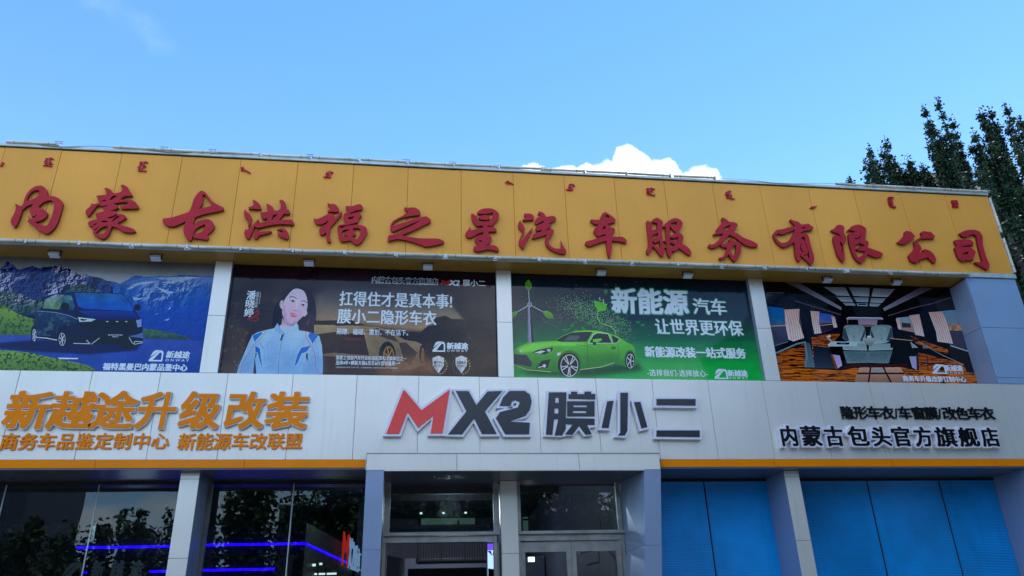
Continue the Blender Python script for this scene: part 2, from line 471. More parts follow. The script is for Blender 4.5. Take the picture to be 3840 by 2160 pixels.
def simplify(q, eps):
    P = np.array(q)
    if len(P) < 8: return q
    n = len(P); i0 = 0; i1 = int(np.argmax(((P - P[0]) ** 2).sum(1)))
    def dp(idx):
        keep = [idx[0]]; st = [(0, len(idx) - 1)]; ks = set((0, len(idx) - 1))
        while st:
            a, b = st.pop()
            if b - a < 2: continue
            pa, pb = P[idx[a]], P[idx[b]]; d = pb - pa; L = np.hypot(*d) + 1e-9
            Q = P[idx[a + 1:b]] - pa; ds = np.abs(d[0] * Q[:, 1] - d[1] * Q[:, 0]) / L
            j = int(np.argmax(ds))
            if ds[j] > eps: j += a + 1; ks.add(j); st += [(a, j), (j, b)]
        return [idx[i] for i in sorted(ks)]
    A_ = dp(list(range(i0, i1 + 1))); B2 = dp(list(range(i1, n)) + [0])
    return [q[i] for i in A_ + B2[1:-1]]
def char_geo(ch, X0, X1, Z0, Z1, Y, depth, off=0.0, shear=0.0, ref=None, plate=False):
    "one glyph laid into a cell on the plane Y; front face at Y-depth"
    rings = bold(ch, off, 130, plate); ref = off if ref is None else ref
    if ord(ch) < 256: a, b = min(p[0] for q in rings for p in q), max(p[0] for q in rings for p in q)
    else: a, b = RX0 - ref * 1.1, RX1 + ref * 1.1
    c_, d_ = RY0 - ref * .6, RY1 + ref * .6
    polys = []
    for q in rings:
        polys.append([(X0 + ((x - a) / (b - a) + shear * ((y - c_) / (d_ - c_) - .5)) * (X1 - X0), Z0 + (y - c_) / (d_ - c_) * (Z1 - Z0)) for x, y in q])
    return poly_geo(polys, Y, depth)
def line_geo(s, X0, X1, Z0, Z1, Y, off=0.0, shear=0.0):
    cjk = any(ord(c) > 255 for c in s)
    if off <= 0.004:
        co, fs = glyph(s, 0.0, 0.0, 0.0)
        a, b = co[:, 0].min(), co[:, 0].max()
        yl, yh = (RY0, RY1) if cjk else (co[:, 1].min(), co[:, 1].max())
        v = (co[:, 1] - yl) / (yh - yl); u = (co[:, 0] - a) / (b - a)
        X = X0 + u * (X1 - X0) + shear * (v - 0.5) * (Z1 - Z0); Z = Z0 + v * (Z1 - Z0)
        return list(zip(X.tolist(), [Y] * len(X), Z.tolist())), fs
    rings = bold(s, off, 90)
    a, b = min(p[0] for q in rings for p in q) + off, max(p[0] for q in rings for p in q) - off
    yl, yh = (RY0, RY1) if cjk else (min(p[1] for q in rings for p in q), max(p[1] for q in rings for p in q))
    polys = [[(X0 + (x - a) / (b - a) * (X1 - X0) + shear * ((y - yl) / (yh - yl) - .5) * (Z1 - Z0), Z0 + (y - yl) / (yh - yl) * (Z1 - Z0)) for x, y in q] for q in rings]
    return poly_geo(polys, Y, 0.0)
def smooth_poly(P, sub_=3, corner=48):
    P = [np.array(p, float) for p in P]; n = len(P); out = []
    def turn(i):
        a = P[i] - P[i - 1]; b = P[(i + 1) % n] - P[i]
        c = np.dot(a, b) / (np.linalg.norm(a) * np.linalg.norm(b) + 1e-9)
        return math.degrees(math.acos(max(-1, min(1, c))))
    sharp = [turn(i) > corner for i in range(n)]
    for i in range(n):
        p1, p2 = P[i], P[(i + 1) % n]
        p0, p3 = P[i - 1], P[(i + 2) % n]
        t1 = (p2 - p1) * 0.5 if sharp[i] else (p2 - p0) * 0.5
        t2 = (p2 - p1) * 0.5 if sharp[(i + 1) % n] else (p3 - p1) * 0.5
        L = np.linalg.norm(p2 - p1)
        for t in (t1, t2):
            l = np.linalg.norm(t)
            if l > L: t *= L / l
        for k in range(sub_):
            s = k / sub_
            out.append((2 * s**3 - 3 * s**2 + 1) * p1 + (s**3 - 2 * s**2 + s) * t1 + (-2 * s**3 + 3 * s**2) * p2 + (s**3 - s**2) * t2)
    return out
def poly_geo(polys, Y, depth, off=0.0):
    "filled outlines (X,Z) with holes, front face at Y-depth"
    cu = bpy.data.curves.new('p', 'CURVE'); cu.dimensions = '2D'; cu.fill_mode = 'BOTH'
    cu.extrude = depth / 2; cu.offset = off
    for P in polys:
        sp = cu.splines.new('POLY'); sp.points.add(len(P) - 1)
        sp.points.foreach_set('co', np.array([(p[0], p[1], 0, 1) for p in P]).ravel())
        sp.use_cyclic_u = True
    co, fs = curve_mesh(cu)
    return [(x, Y - depth / 2 - z, y) for x, y, z in co.tolist()], fs

# ================================================================== the building
rng = random.Random(7)
XL, XR = -12.2, 12.75
YBK = 13.0
B = empty('shop_building', (0, 0, 0), 'two-storey car shop with white panel facade, gold sign band and billboard windows', 'building')
# ground
meshobj('ground', [(-400, -400, -0.02), (400, -400, -0.02), (400, 400, -0.02), (-400, 400, -0.02)], [(0, 1, 2, 3)], M_['asphalt'])['kind'] = 'structure'
pv = box('pavement', -40, 40, -7.5, 0.9, -0.1, 0.1, M_['paving']); pv['kind'] = 'structure'

YJ = [-12.0, -10.93, -9.86, -8.75, -7.6, -6.61, -5.53, -4.43, -3.335, -2.252, -1.17, -0.098, 0.966, 2.027, 3.09, 4.151, 5.228, 6.296, 7.36, 8.465, 9.517, 10.622, 11.69, 12.735]
FJ = [-12.0, -10.9, -9.8, -8.7, -7.6, -6.36, -5.233, -4.146, -3.045, -1.955, -0.867, 0.211, 1.284, 2.35, 3.424, 4.49, 5.567, 6.64, 7.734, 8.812, 9.895, 10.96, 12.74]
# white lower fascia, panel by panel
for a, b in zip(FJ[:-1], FJ[1:]):
    t = rng.uniform(-1, 1)
    box('fascia_panel', a + .003, b - .003, 0.0, 0.04, 4.405, 5.885, M_['white'], B, rx=t * .0025, rz=rng.uniform(-1, 1) * .0025, bev=.004)
box('fascia_backing', XL, XR - .02, 0.045, 0.5, 4.41, 5.875, M_['dark'], B)
box('fascia_ledge', XL, XR, 0.041, 0.56, 5.876, 5.886, M_['white'], B)
# orange band under it
ocuts = [-12.0, -9.6, -7.2, -4.9, -2.6, -0.64]
for a, b in list(zip(ocuts[:-1], ocuts[1:])) + [(4.47, 6.6), (6.6, 8.9), (8.9, 11.0), (11.0, 12.74)]:
    box('orange_strip', a + .003, b - .003, -0.012, 0.03, 4.268, 4.400, M_['orange'], B, rz=rng.uniform(-1, 1) * .003, bev=.003)
# soffit under the orange band, glass line recessed
for a, b in ((XL, -0.64), (4.47, XR)):
    box('lower_soffit', a, b, -0.008, 1.6, 4.24, 4.264, M_['soffit_d'], B)
# upper pillars
def pillar(name, x0, x1, y0, y1, z0, z1, zj, par):
    p = sub(name, par)
    zs = [z0] + [z for z in zj if z0 < z < z1] + [z1]
    for a, b in zip(zs[:-1], zs[1:]):
        box('cladding_panel', x0, x1, y0, y0 + .02, a + .003, b - .003, M_['white'], p, bev=.003)
    box('pillar_core', x0 + .002, x1 - .002, y0 + .0215, y1, z0, z1, M_['bluegrey'], p)
for x0, x1 in ((-8.93, -8.63), (-3.63, -3.325), (1.685, 1.975), (6.937, 7.237)):
    pillar('upper_pillar', x0, x1, 0.4, 0.57, 5.89, 8.232, [6.02, 7.12], B)
for x0, x1 in ((-8.93, -8.63), (-3.625, -3.33), (6.866, 7.145)):
    pillar('lower_pillar', x0, x1, 0.2, 1.15, 0.0, 4.238, [1.0, 3.02, 4.13] if x0 > 0 else [1.0, 2.9, 4.13], B)
# right-hand end wall of the upper storey
EW = sub('end_wall', B)
for a, b in ((5.89, 6.02), (6.02, 7.09), (7.09, 8.215)):
    box('cladding_panel', 11.6, 12.735, 0.0, 0.03, a + .003, b - .003, M_['end_sky_tint'], EW, bev=.003)
box('end_wall_core', 11.61, 12.735, 0.032, 0.6, 5.89, 8.21, M_['bluegrey'], EW)
for a, b in ((5.89, 7.09), (7.09, 8.20)):
    box('reveal_panel', 11.585, 11.60, 0.035, 0.6, a + .003, b - .003, M_['bluegrey'], EW)
# lower right end wall and reveal
box('lower_end_wall', 11.66, 12.74, 0.02, 1.6, 0, 4.262, M_['bluegrey'], B)
# roof, back and sides
box('roof_slab', XL, XR - .03, 0.5, YBK, 9.9, 10.2, M_['roomc'], B)
box('side_wall', XR - .3, XR - .01, 1.6, YBK, 0, 9.9, M_['beige'], B)
box('side_wall', XL, XL + .25, 1.6, YBK, 0, 9.9, M_['beige'], B)
box('back_wall', XL + .25, XR - .3, YBK - .3, YBK, 0, 9.9, M_['rooma'], B)
box('upper_wall', XL, XR - .03, 0.62, 0.9, 5.6, 9.9, M_['roomb'], B)
# ---- entrance portal
PT = sub('entrance_portal', B)
for a, b in ((-0.625, 0.877), (0.877, 2.985), (2.985, 4.43)):
    box('fascia_panel', a + .004, b - .004, -0.12, -0.09, 4.205, 4.478, M_['white'], PT, bev=.003)
box('portal_trim', -0.635, 4.44, -0.135, 0.0, 4.480, 4.494, M_['chrome'], PT)
box('portal_trim', -0.33, 4.13, -0.128, -0.09, 4.188, 4.203, M_['white'], PT)
box('portal_core', -0.62, 4.425, -0.088, -0.014, 4.2, 4.475, M_['bluegrey'], PT)
box('portal_soffit', -0.33, 4.13, -0.088, 1.3, 4.185, 4.199, M_['soffit_d'], PT)
meshobj('portal_side', [(-0.637, -0.12, 4.203), (-0.637, 0.0, 4.203), (-0.637, 0.0, 4.478), (-0.637, -0.12, 4.478), (-0.627, -0.12, 4.203), (-0.627, 0.0, 4.203), (-0.627, 0.0, 4.478), (-0.627, -0.12, 4.478)],
        [(0, 1, 2, 3), (7, 6, 5, 4), (0, 3, 7, 4), (0, 4, 5, 1), (3, 2, 6, 7), (1, 5, 6, 2)], M_['chrome'], PT)
def leaning(name, xa0, xa1, xb0, xb1, za, zb, y0, y1, m, par):
    v = [(xa0, y0, za), (xa1, y0, za), (xb1, y0, zb), (xb0, y0, zb), (xa0, y1, za), (xa1, y1, za), (xb1, y1, zb), (xb0, y1, zb)]
    return meshobj(name, v, [(0, 1, 2, 3), (7, 6, 5, 4), (0, 4, 5, 1), (1, 5, 6, 2), (2, 6, 7, 3), (3, 7, 4, 0)], m, par)
for z1, z0 in ((4.20, 2.95), (2.945, 1.2), (1.195, 0.0)):
    k = lambda z: (4.2 - z) * 0.102
    box('portal_column_panel', -0.622, -0.333, -0.12, -0.1, z0, z1, M_['bluegrey'], PT)
    leaning('portal_column_panel', 4.133 - k(z0), 4.428 - k(z0), 4.133 - k(z1), 4.428 - k(z1), z0, z1, -0.12, -0.1, M_['bluegrey'], PT)
    box('portal_reveal', -0.345, -0.333, -0.098, 1.2, z0, z1, M_['steel_d'], PT)
    v = [(4.135 - k(z0), -.098, z0), (4.135 - k(z1), -.098, z1), (3.965, 1.2, z1), (3.965, 1.2, z0), (4.16 - k(z0), -.098, z0), (4.16 - k(z1), -.098, z1), (3.99, 1.2, z1), (3.99, 1.2, z0)]
    meshobj('portal_reveal', v, [(0, 1, 2, 3), (7, 6, 5, 4), (0, 4, 5, 1), (1, 5, 6, 2), (2, 6, 7, 3), (3, 7, 4, 0)], M_['bluegrey'], PT)
box('portal_column_core', -0.61, -0.347, -0.098, 1.25, 0, 4.18, M_['bluegrey'], PT)
leaning('portal_column_core', 3.74, 3.95, 4.17, 4.38, 0, 4.18, -0.097, 0.9, M_['bluegrey'], PT)
box('portal_column_core', 3.995, 4.46, 0.905, 1.3, 0, 4.26, M_['bluegrey'], PT)
pillar('centre_pillar', 1.715, 2.013, 0.75, 1.2, 0, 4.183, [1.1, 2.94], PT)

# ---- shop-front glazing
GL = 0.97
def window(name, x0, x1, z0, z1, y, par, g='glass', fr='steel', fw=.05, sides=(1, 1, 1, 1)):
    w = sub(name, par)
    box('pane', x0 + fw * .5, x1 - fw * .5, y, y + .012, z0 + fw * .5, z1 - fw * .5, M_[g], w)
    if sides[0]: box('frame', x0, x0 + fw, y - .03, y + .05, z0, z1, M_[fr], w)
    if sides[1]: box('frame', x1 - fw, x1, y - .03, y + .05, z0, z1, M_[fr], w)
    if sides[2]: box('frame', x0 + fw, x1 - fw, y - .03, y + .05, z0, z0 + fw, M_[fr], w)
    if sides[3]: box('frame', x0 + fw, x1 - fw, y - .03, y + .05, z1 - fw, z1, M_[fr], w)
    return w
def shopglass(xs, x_end0, x_end1, g):
    ed = [x_end0] + xs + [x_end1]
    for a, b in zip(ed[:-1], ed[1:]):
        if g == 'glass': box('glass_pane', a + .008, b - .008, GL, GL + .012, 0.05, 4.238, M_[g], B)
        if b is not ed[-1]:
            if g == 'glass': box('glass_fin', b - .006, b + .006, GL + .014, GL + .20, 0.05, 4.238, M_['glassb'], B)
            if g == 'glass': box('silicone_joint', b - .009, b + .009, GL - .002, GL + .013, 0.05, 4.238, M_['rail'], B)
shopglass([-6.6, -5.135], -8.63, -3.63, 'glass')
shopglass([-1.915], -3.33, -0.63, 'glass')
box('frame', -3.33, -3.27, GL - .06, GL + .05, 0, 4.238, M_['steel_d'], B)
shopglass([5.618], 4.46, 6.866, 'glassc')
shopglass([8.94, 10.47], 7.145, 11.66, 'glassc')
box('head_frame', XL, -0.63, GL - .02, GL + .06, 4.19, 4.239, M_['dark'], B)
box('head_frame', 4.46, 11.66, GL - .02, GL + .06, 4.19, 4.239, M_['dark'], B)
# blue ribbed sheets standing right behind the glass
for a, b in ((4.47, 5.605), (5.635, 7.0), (7.0, 8.925), (8.958, 10.455), (10.488, 11.655)):
    box('blue_sheet', a, b, GL, GL + .02, 0.0, 4.235, M_['blue'], B)
    if b not in (7.0, 11.655): box('sheet_joint', b + .003, b + .03, GL + .004, GL + .02, 0, 4.235, M_['dark'], B)
box('sheet_backing', 4.47, 11.655, GL + .27, GL + .30, 0, 4.2, M_['dark'], B)
# portal windows above the doors
window('transom_window', -0.33, 1.71, 3.30, 4.19, .95, PT, 'glass', 'steel', .105, (1, 1, 0, 0))
window('transom_window', 2.015, 3.96, 3.30, 4.19, .95, PT, 'glass', 'steel', .08, (1, 1, 0, 0))
for a, b in ((-0.33, 1.712), (2.016, 4.10)):
    box('door_track', a, b, 0.86, 0.95, 3.275, 3.325, M_['steel'], PT)
    box('door_header', a + .02, b - .12, 0.93, 1.03, 3.165, 3.272, M_['steel'], PT)
def door(name, x0, x1, y, par, ang=0.0, hinge='l', g='glassb'):
    hx = x0 if hinge == 'l' else x1
    d = sub(name, par); d.location = (hx, y, 0)
    w = x1 - x0; s = 1 if hinge == 'l' else -1
    def bb(n, a, b, ya, yb, z0, z1, m):
        if s < 0: a, b = -b, -a
        v = [(x, yy, z) for x in (a, b) for yy in (ya, yb) for z in (z0, z1)]
        me = bpy.data.meshes.new(n); me.from_pydata(v, [], BOXF); me.materials.append(m)
        link(n, me, d)
    st = .085
    bb('stile', 0, st, -.02, .02, 0.05, 3.15, M_['steel'])
    bb('stile', w - st, w, -.02, .02, 0.05, 3.15, M_['steel'])
    bb('rail', st, w - st, -.02, .02, 2.98, 3.15, M_['steel'])
    bb('rail', st, w - st, -.02, .02, 0.05, 0.2, M_['steel'])
    bb('pane', st, w - st, -.005, .005, 0.2, 2.98, M_[g])
    bb('handle', w - .16, w - .13, -.09, -.06, 0.9, 1.6, M_['chrome'])
    d.rotation_euler = (0, 0, ang)
    return d
door('door', -0.30, 0.62, 1.0, PT, math.radians(68), 'l')
door('door', 0.70, 1.68, 1.0, PT, math.radians(-100), 'r')
door('door', 2.07, 2.985, 1.0, PT)
door('door', 2.99, 3.90, 1.0, PT)
for x in (-0.335, 1.60, 2.017, 3.91):
    box('jamb', x, x + .055, .92, 1.04, 0, 3.27, M_['steel'], PT)

# ---- rooms behind the glass
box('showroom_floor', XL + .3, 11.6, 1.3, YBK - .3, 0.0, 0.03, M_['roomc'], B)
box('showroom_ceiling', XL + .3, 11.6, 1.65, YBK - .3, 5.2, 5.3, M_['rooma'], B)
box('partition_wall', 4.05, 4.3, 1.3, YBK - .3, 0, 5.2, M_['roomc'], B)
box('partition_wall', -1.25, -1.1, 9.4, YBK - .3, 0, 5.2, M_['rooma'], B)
FW = sub('feature_wall', B)
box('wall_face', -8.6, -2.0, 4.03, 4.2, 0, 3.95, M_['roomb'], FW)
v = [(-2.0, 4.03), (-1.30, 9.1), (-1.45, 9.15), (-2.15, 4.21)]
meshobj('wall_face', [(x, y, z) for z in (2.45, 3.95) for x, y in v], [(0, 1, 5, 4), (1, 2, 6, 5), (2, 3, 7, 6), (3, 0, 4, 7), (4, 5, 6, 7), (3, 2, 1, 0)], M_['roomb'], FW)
# mezzanine with railing behind the entrance
MZ = sub('mezzanine', B)
box('mezzanine_slab', -1.0, 4.0, 9.4, YBK - .3, 3.0, 3.7, M_['roomc'], MZ)
def pw(x, y, Y): return at(x, y, Y)
a = pw(1570, 2034, 9.3); b = pw(1818, 2030, 9.3); c = pw(1570, 2104, 9.3)
mb = MB(); zt, zb = a[2], c[2]
mb.tube((a[0], 9.3, zt), (b[0], 9.3, zt), .03); mb.tube((a[0], 9.3, zb), (b[0], 9.3, zb), .03)
n = 26
for i in range(n + 1):
    x = a[0] + (b[0] - a[0]) * i / n
    mb.tube((x, 9.3, zb), (x, 9.3, zt), .012 if i % 9 else .03, n=6)
mb.build('railing', M_['dark'], MZ)
box('mezzanine_wall', -1.0, 4.0, 12.5, 12.6, 3.7, 5.2, M_['roomc'], MZ)
q = [pw(1577, 1913, 12.4), pw(1781, 1913, 12.4), pw(1577, 1968, 12.4)]
fx0, fx1, fz1, fz0 = q[0][0], q[1][0], q[0][2], q[2][2]
OW = sub('office_window', B)
box('pane', fx0, fx1, 12.4, 12.42, fz0, fz1, M_['lit_g'], OW)
for xa in (fx0 - .04, fx0 + (fx1 - fx0) * .67, fx1):
    box('frame', xa, xa + .06, 12.33, 12.39, fz0, fz1 + .05, M_['dark'], OW)
box('frame', fx0, fx1, 12.34, 12.38, fz0 + (fz1 - fz0) * .42, fz0 + (fz1 - fz0) * .47, M_['dark'], OW)
q = [pw(1960, 1915, 12.4), pw(2096, 1915, 12.4), pw(1960, 1990, 12.4)]
OW = sub('office_window', B)
box('pane', q[0][0], q[1][0], 12.4, 12.42, q[2][2], q[0][2], M_['lit_g'], OW)
box('frame', q[0][0], q[1][0], 12.33, 12.39, (q[2][2] + q[0][2]) / 2, (q[2][2] + q[0][2]) / 2 + .05, M_['dark'], OW)
# stair railing, right half of the entrance
mb = MB()
for (p0, p1) in (((2215, 1945), (2320, 1897)), ((2190, 1982), (2320, 1922)), ((2228, 1984), (2300, 1955))):
    mb.tube(pw(*p0, 5.0), pw(*p1, 3.6), .018)
for px, y0, y1 in ((2250, 1928, 1990), (2288, 1910, 1990), (2320, 1896, 1990)):
    mb.tube(pw(px, y0, 4.4), pw(px, y1, 4.4), .012)
mb.build('stair_railing', M_['chrome'], B)
dk = pw(2221, 1876, 8.5); dk2 = pw(2268, 1990, 8.5)
box('dark_doorway', dk[0], dk2[0], 8.5, 8.52, dk2[2], dk[2], M_['dark'], B)
for yy in (3.4, 3.9):
    box('ceiling_coffer', -1.0, 4.0, yy * 2, yy * 2 + .1, 5.0, 5.19, M_['dark'], B)
box('display_screen', *(lambda p, q_: (p[0], q_[0], 6.0, 6.1, q_[2], p[2]))(pw(1530, 2133, 6.0), pw(1826, 2230, 6.0)), M_['roomb'], B)

for lx, ly, lz, pw_ in ((1.2, 7.0, 4.6, 80.0), (-5.0, 2.4, 3.6, 4.0)):  # added fill lights: one for the spot-lit hall, one to show the wall logo
    ld = bpy.data.lights.new('interior_fill_light', 'POINT'); ld.energy = pw_; ld.color = (.80, .88, 1.0); ld.shadow_soft_size = .35
    lo = bpy.data.objects.new('interior_fill_light', ld); COL.objects.link(lo); lo.location = (lx, ly, lz)
# things inside, seen through the glass -------------------------------
def part_text(name, par, cells, Y, m, off=.02, depth=.02, shear=0.0):
    mb = MB()
    for ch, X0, X1, Z0, Z1 in cells: mb.add(char_geo(ch, X0, X1, Z0, Z1, Y, depth, off, shear))
    return mb.build(name, m, par)
LG = empty('wall_logo', (-5.6, 4.0, 3.0), 'grey three-character lettering with striped emblem on the dark showroom wall', 'wall sign')
def logo_polys(X0, X1, Z0, Z1):
    A = [(1503, 1072), (1530, 1022), (1556, 1006), (1606, 1006)]
    Bp = [(1497, 1093), (1585, 1022), (1612, 1006), (1640, 1013), (1652, 1036), (1652, 1114), (1494, 1114)]
    Bh = [(1540, 1100), (1634, 1100), (1634, 1042), (1622, 1028), (1603, 1033)]
    Cs = [(1520, 1085), (1590, 1033), (1604, 1035), (1538, 1090)]
    f = lambda P: [(X0 + (x - 1494) / 158 * (X1 - X0), Z0 + (1114 - y) / 108 * (Z1 - Z0)) for x, y in P]
    return [f(A), f(Bp), f(Bh)]
YW = 4.0
lp = lambda x, y: at(x, y, YW)
e0, e1 = lp(230, 2168), lp(318, 2110)
meshobj('emblem', *poly_geo(logo_polys(e0[0], e1[0], e0[2] - .12, e1[2]), YW, .02), M_['grey_s'], LG)
for i, ch in enumerate('新越途'):
    l, r = lp(343 + i * 72, 2160), lp(343 + i * 72 + 52, 2107)
    meshobj('letter', *char_geo(ch, l[0], r[0], lp(343, 2166)[2], lp(343, 2107)[2], YW, .03, .03), M_['grey_s'], LG)
def ledbar(x0, x1, z, y, lab):
    o = meshobj('blue_light_strip', *(lambda m_: (m_.v, m_.f))((lambda m_: (m_.tube((x0, y, z), (x1, y, z), .022), m_)[1])(MB())), M_['led'])
    o['label'] = lab; o['category'] = 'light strip'; o['group'] = 'blue light strips in the showroom'
ledbar(-6.44, -4.2, 3.505, 3.98, 'upper blue light strip left of the lower left pillar')
ledbar(-4.21, -2.0, 3.52, 3.98, 'long upper blue light strip right of the lower left pillar')
ledbar(-4.98, -4.25, 3.03, 3.98, 'short lower blue light strip left of the lower left pillar')
ledbar(-4.22, -2.56, 3.035, 3.98, 'lower blue light strip right of the lower left pillar')
mb = MB(); mb.tube((-1.98, 4.0, 3.52), (-1.33, 8.9, 3.52), .022)
o = mb.build('blue_light_strip', M_['led']); o['label'] = 'blue light strip receding into the showroom beside the lit sign'; o['category'] = 'light strip'; o['group'] = 'blue light strips in the showroom'
# lit sign on the receding wall, seen almost edge-on
LS = empty('lit_wall_sign', (-1.7, 6.5, 3.2), 'lit red and pale blue lettering seen edge-on beyond the glass', 'lit sign')
def on_wall(cells, m, name):
    mb = MB()
    for ch, u0, u1, Z0, Z1 in cells:
        co, fs = glyph(ch, 0.0, .5)
        u = (co[:, 0] - co[:, 0].min()) / (co[:, 0].max() - co[:, 0].min()); v_ = (co[:, 1] - co[:, 1].min()) / (co[:, 1].max() - co[:, 1].min())
        t = u0 + (u1 - u0) * u
        X = -1.93 + .138 * t + .05 + (co[:, 2] + .5) * .03; Yv = 4.03 + t - (co[:, 2] + .5) * .0; Z = Z0 + v_ * (Z1 - Z0)
        mb.add((list(zip(X.tolist(), Yv.tolist(), Z.tolist())), fs))
    mb.build(name, m, LS)
on_wall([('M', 3.05, 3.75, 3.35, 4.15)], M_['lit_r'], 'letter')
on_wall([('X', 3.8, 4.2, 3.35, 4.1)], M_['lit_b'], 'letter'); on_wall([('2', 4.25, 4.5, 3.35, 4.05)], M_['lit_b'], 'letter')
on_wall([('膜', 4.55, 4.95, 3.35, 4.0)], M_['lit_b'], 'letter'); on_wall([('小', 5.0, 5.3, 3.35, 3.95)], M_['lit_b'], 'letter'); on_wall([('二', 5.3, 5.5, 3.4, 3.85)], M_['lit_b'], 'letter')
# lit slatted shelf under it
SH = empty('lit_shelf', (-1.6, 6.5, 2.9), 'brightly lit slatted display shelf under the edge-on lit sign', 'shelf')
for k in range(7):
    z = 3.02 - k * .1
    a_, b_ = at(1135, 2100, 5.0), at(1262, 2140, 5.0)
    box('slat', a_[0], b_[0], 5.0, 5.05, z - .035, z, M_['lit_w'], SH)
for px in (1160, 1195, 1225): 
    p_ = at(px, 2120, 4.96); box('post', p_[0] - .015, p_[0] + .015, 4.9, 4.96, 2.2, 3.12, M_['dark'], SH)
for i, (px, py, Y, r) in enumerate(((1579, 1925, 10.5, .035), (1663, 1924, 10.5, .035), (1746, 1923, 10.5, .035), (2043, 1918, 10.5, .03), (1992, 2098, 6.0, .075), (1178, 2119, 4.8, .035), (1203, 2115, 4.8, .03))):
    p_ = at(px, py, Y)
    d = box('spot_lamp', p_[0] - r, p_[0] + r, Y - .03, Y, p_[2] - r * .7, p_[2] + r * .7, M_['lit_w'])
    d['label'] = ['leftmost of the three ceiling spots behind the left entrance window', 'middle of the three ceiling spots behind the left entrance window', 'rightmost of the three ceiling spots behind the left entrance window',
                  'single small ceiling spot behind the right entrance window', 'bright square lamp glowing behind the right entrance door', 'left small spot beside the lit shelf', 'right small spot beside the lit shelf'][i]
    d['category'] = 'lamp'; d['group'] = 'spot lamps inside the shop'
TB = empty('light_bar', (.7, .99, 3.4), 'teal glass light bar lying along the left entrance window', 'light bar')
box('tube', -0.20, 1.60, 0.985, 1.02, 3.36, 3.40, M_['teal'], TB)
for x in (-0.12, 1.5): box('bracket', x, x + .05, .98, 1.03, 3.401, 3.45, M_['steel'], TB)
HL = []
for i, ((x0, y0), (x1, y1), Y) in enumerate((((2175, 2075), (2260, 2052), 2.6), ((2198, 2120), (2248, 2108), 2.4), ((2292, 2098), (2326, 2088), 2.4))):
    mb = MB(); mb.tube(at(x0, y0, Y), at(x1, y1, Y), .022)
    h = empty('hanging_work_lamp', at(x0, y0, Y), ['long unlit tube lamp hanging behind the right entrance door', 'lower left tube lamp hanging behind the right entrance door', 'lower right tube lamp hanging behind the right entrance door'][i], 'work lamp', 'tube lamps behind the right entrance door')
    mb.build('lamp_tube', M_['plate'], h)
    mb = MB(); p_ = at(x1, y1, Y); mb.tube(p_, (p_[0], p_[1], p_[2] + .5), .008, n=6); mb.build('cord', M_['dark'], h)
# glowing panel standing in for the lit sign mirrored in the opened door leaf
PX = empty('sign_reflection_panel', (1.62, 1.9, 2.9), 'blue and violet glowing panel drawn as the reflection of a lit X sign in the open door', 'reflection panel')
p0, p1 = at(1829, 2060, 2.0), at(1864, 2200, 2.0)
box('panel', p0[0], p1[0], 2.0, 2.04, p1[2], p0[2] - .02, M_['lit_b'], PX)
box('top_strip', p0[0], p1[0], 1.99, 2.03, p0[2] - .018, p0[2] + .10, mat('violet_lit', (.02, .02, .02), .5, emit=(.10, .05, .55), estr=.8), PX)
mb = MB()
for sgn in (1, -1):
    xm = (p0[0] + p1[0]) / 2; w_ = (p1[0] - p0[0])
    mb.add(([(xm - sgn * w_ * .55, 1.985, p0[2] - .03), (xm - sgn * w_ * .15, 1.985, p0[2] - .03), (xm, 1.985, p0[2] - .12)], [(0, 1, 2) if sgn < 0 else (2, 1, 0)]))
mb.add(([(p0[0], 1.985, p0[2] - .34), (p1[0], 1.985, p0[2] - .36), (p1[0], 1.985, p1[2]), (p0[0], 1.985, p1[2])], [(0, 1, 2, 3)]))
mb.build('letter', M_['textd'], PX)

# ================================================================== gold signboard
S = empty('signboard', (0, 0, 8.2), 'long gold signboard with raised red brush-style characters along the roof edge', 'signboard')
for a, b in zip(YJ[:-1], YJ[1:]):
    box('sign_panel', a + .003, b - .003, 0.0, 0.03, 8.332 - rng.choice((0, 0, .006, .012)), 10.262, M_['yellow'], S, rx=rng.uniform(-1, 1) * .003, rz=rng.uniform(-1, 1) * .004, bev=.003)
box('sign_backing', XL, XR - .02, 0.034, 0.5, 8.34, 10.25, M_['dark'], S)
# soffit of the sign band, deeper than the billboards
for a, b in zip(YJ[0:-1:2], YJ[2::2]):
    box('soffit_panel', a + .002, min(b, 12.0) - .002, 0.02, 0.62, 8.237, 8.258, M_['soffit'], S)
# rails
cuts = [-12.0 + 1.35 * i for i in range(19)] + [12.76]
for a, b in zip(cuts[:-1], cuts[1:]):
    box('top_rail', a + .004, b - .004, -0.035, 0.06, 10.285, 10.335, M_['rail'], S, bev=.003)
    box('bottom_rail', a + .3 if a > -12 else a, min(b + .296, 12.76), -0.035, 0.015, 8.225, 8.322, M_['rail'], S, bev=.003)
box('coping', XL, XR, 0.06, 0.5, 10.30, 10.36, M_['rail'], S)
box('rail_shadow_gap', XL, XR - .01, -0.005, 0.03, 10.264, 10.284, M_['dark'], S)
box('side_rail', 12.738, 12.75, 0.0, 0.5, 8.225, 10.33, M_['rail'], S)
def tubelamp(p, q, up):
    t = sub('tube_lamp', S)
    d = (Vector(q) - Vector(p)).normalized()
    V = lambda a: tuple(a)
    mb = MB(); mb.tube(Vector(p), Vector(q), .027, n=12); mb.build('glass_tube', M_['tube'], t, smooth=False)
    mb = MB()
    for c0, sg in ((Vector(p), 1), (Vector(q), -1)):
        mb.tube(c0 + d * sg * .13, c0 + d * sg * .14, .031, n=10)
        mb.tube(c0 - d * sg * .012, c0 + d * sg * .004, .02, n=8)
    mb.build('clip', M_['steel_d'], t)
TOP = [(25, 210), (427, 606), (615, 788), (797, 968), (985, 1155), (1172, 1337), (1356, 1518), (1535, 1692), (1707, 1862), (1878, 2028), (2041, 2186), (2201, 2345), (2358, 2509), (2529, 2676), (3137, 3273), (3284, 3422), (3430, 3564), (3569, 3703)]
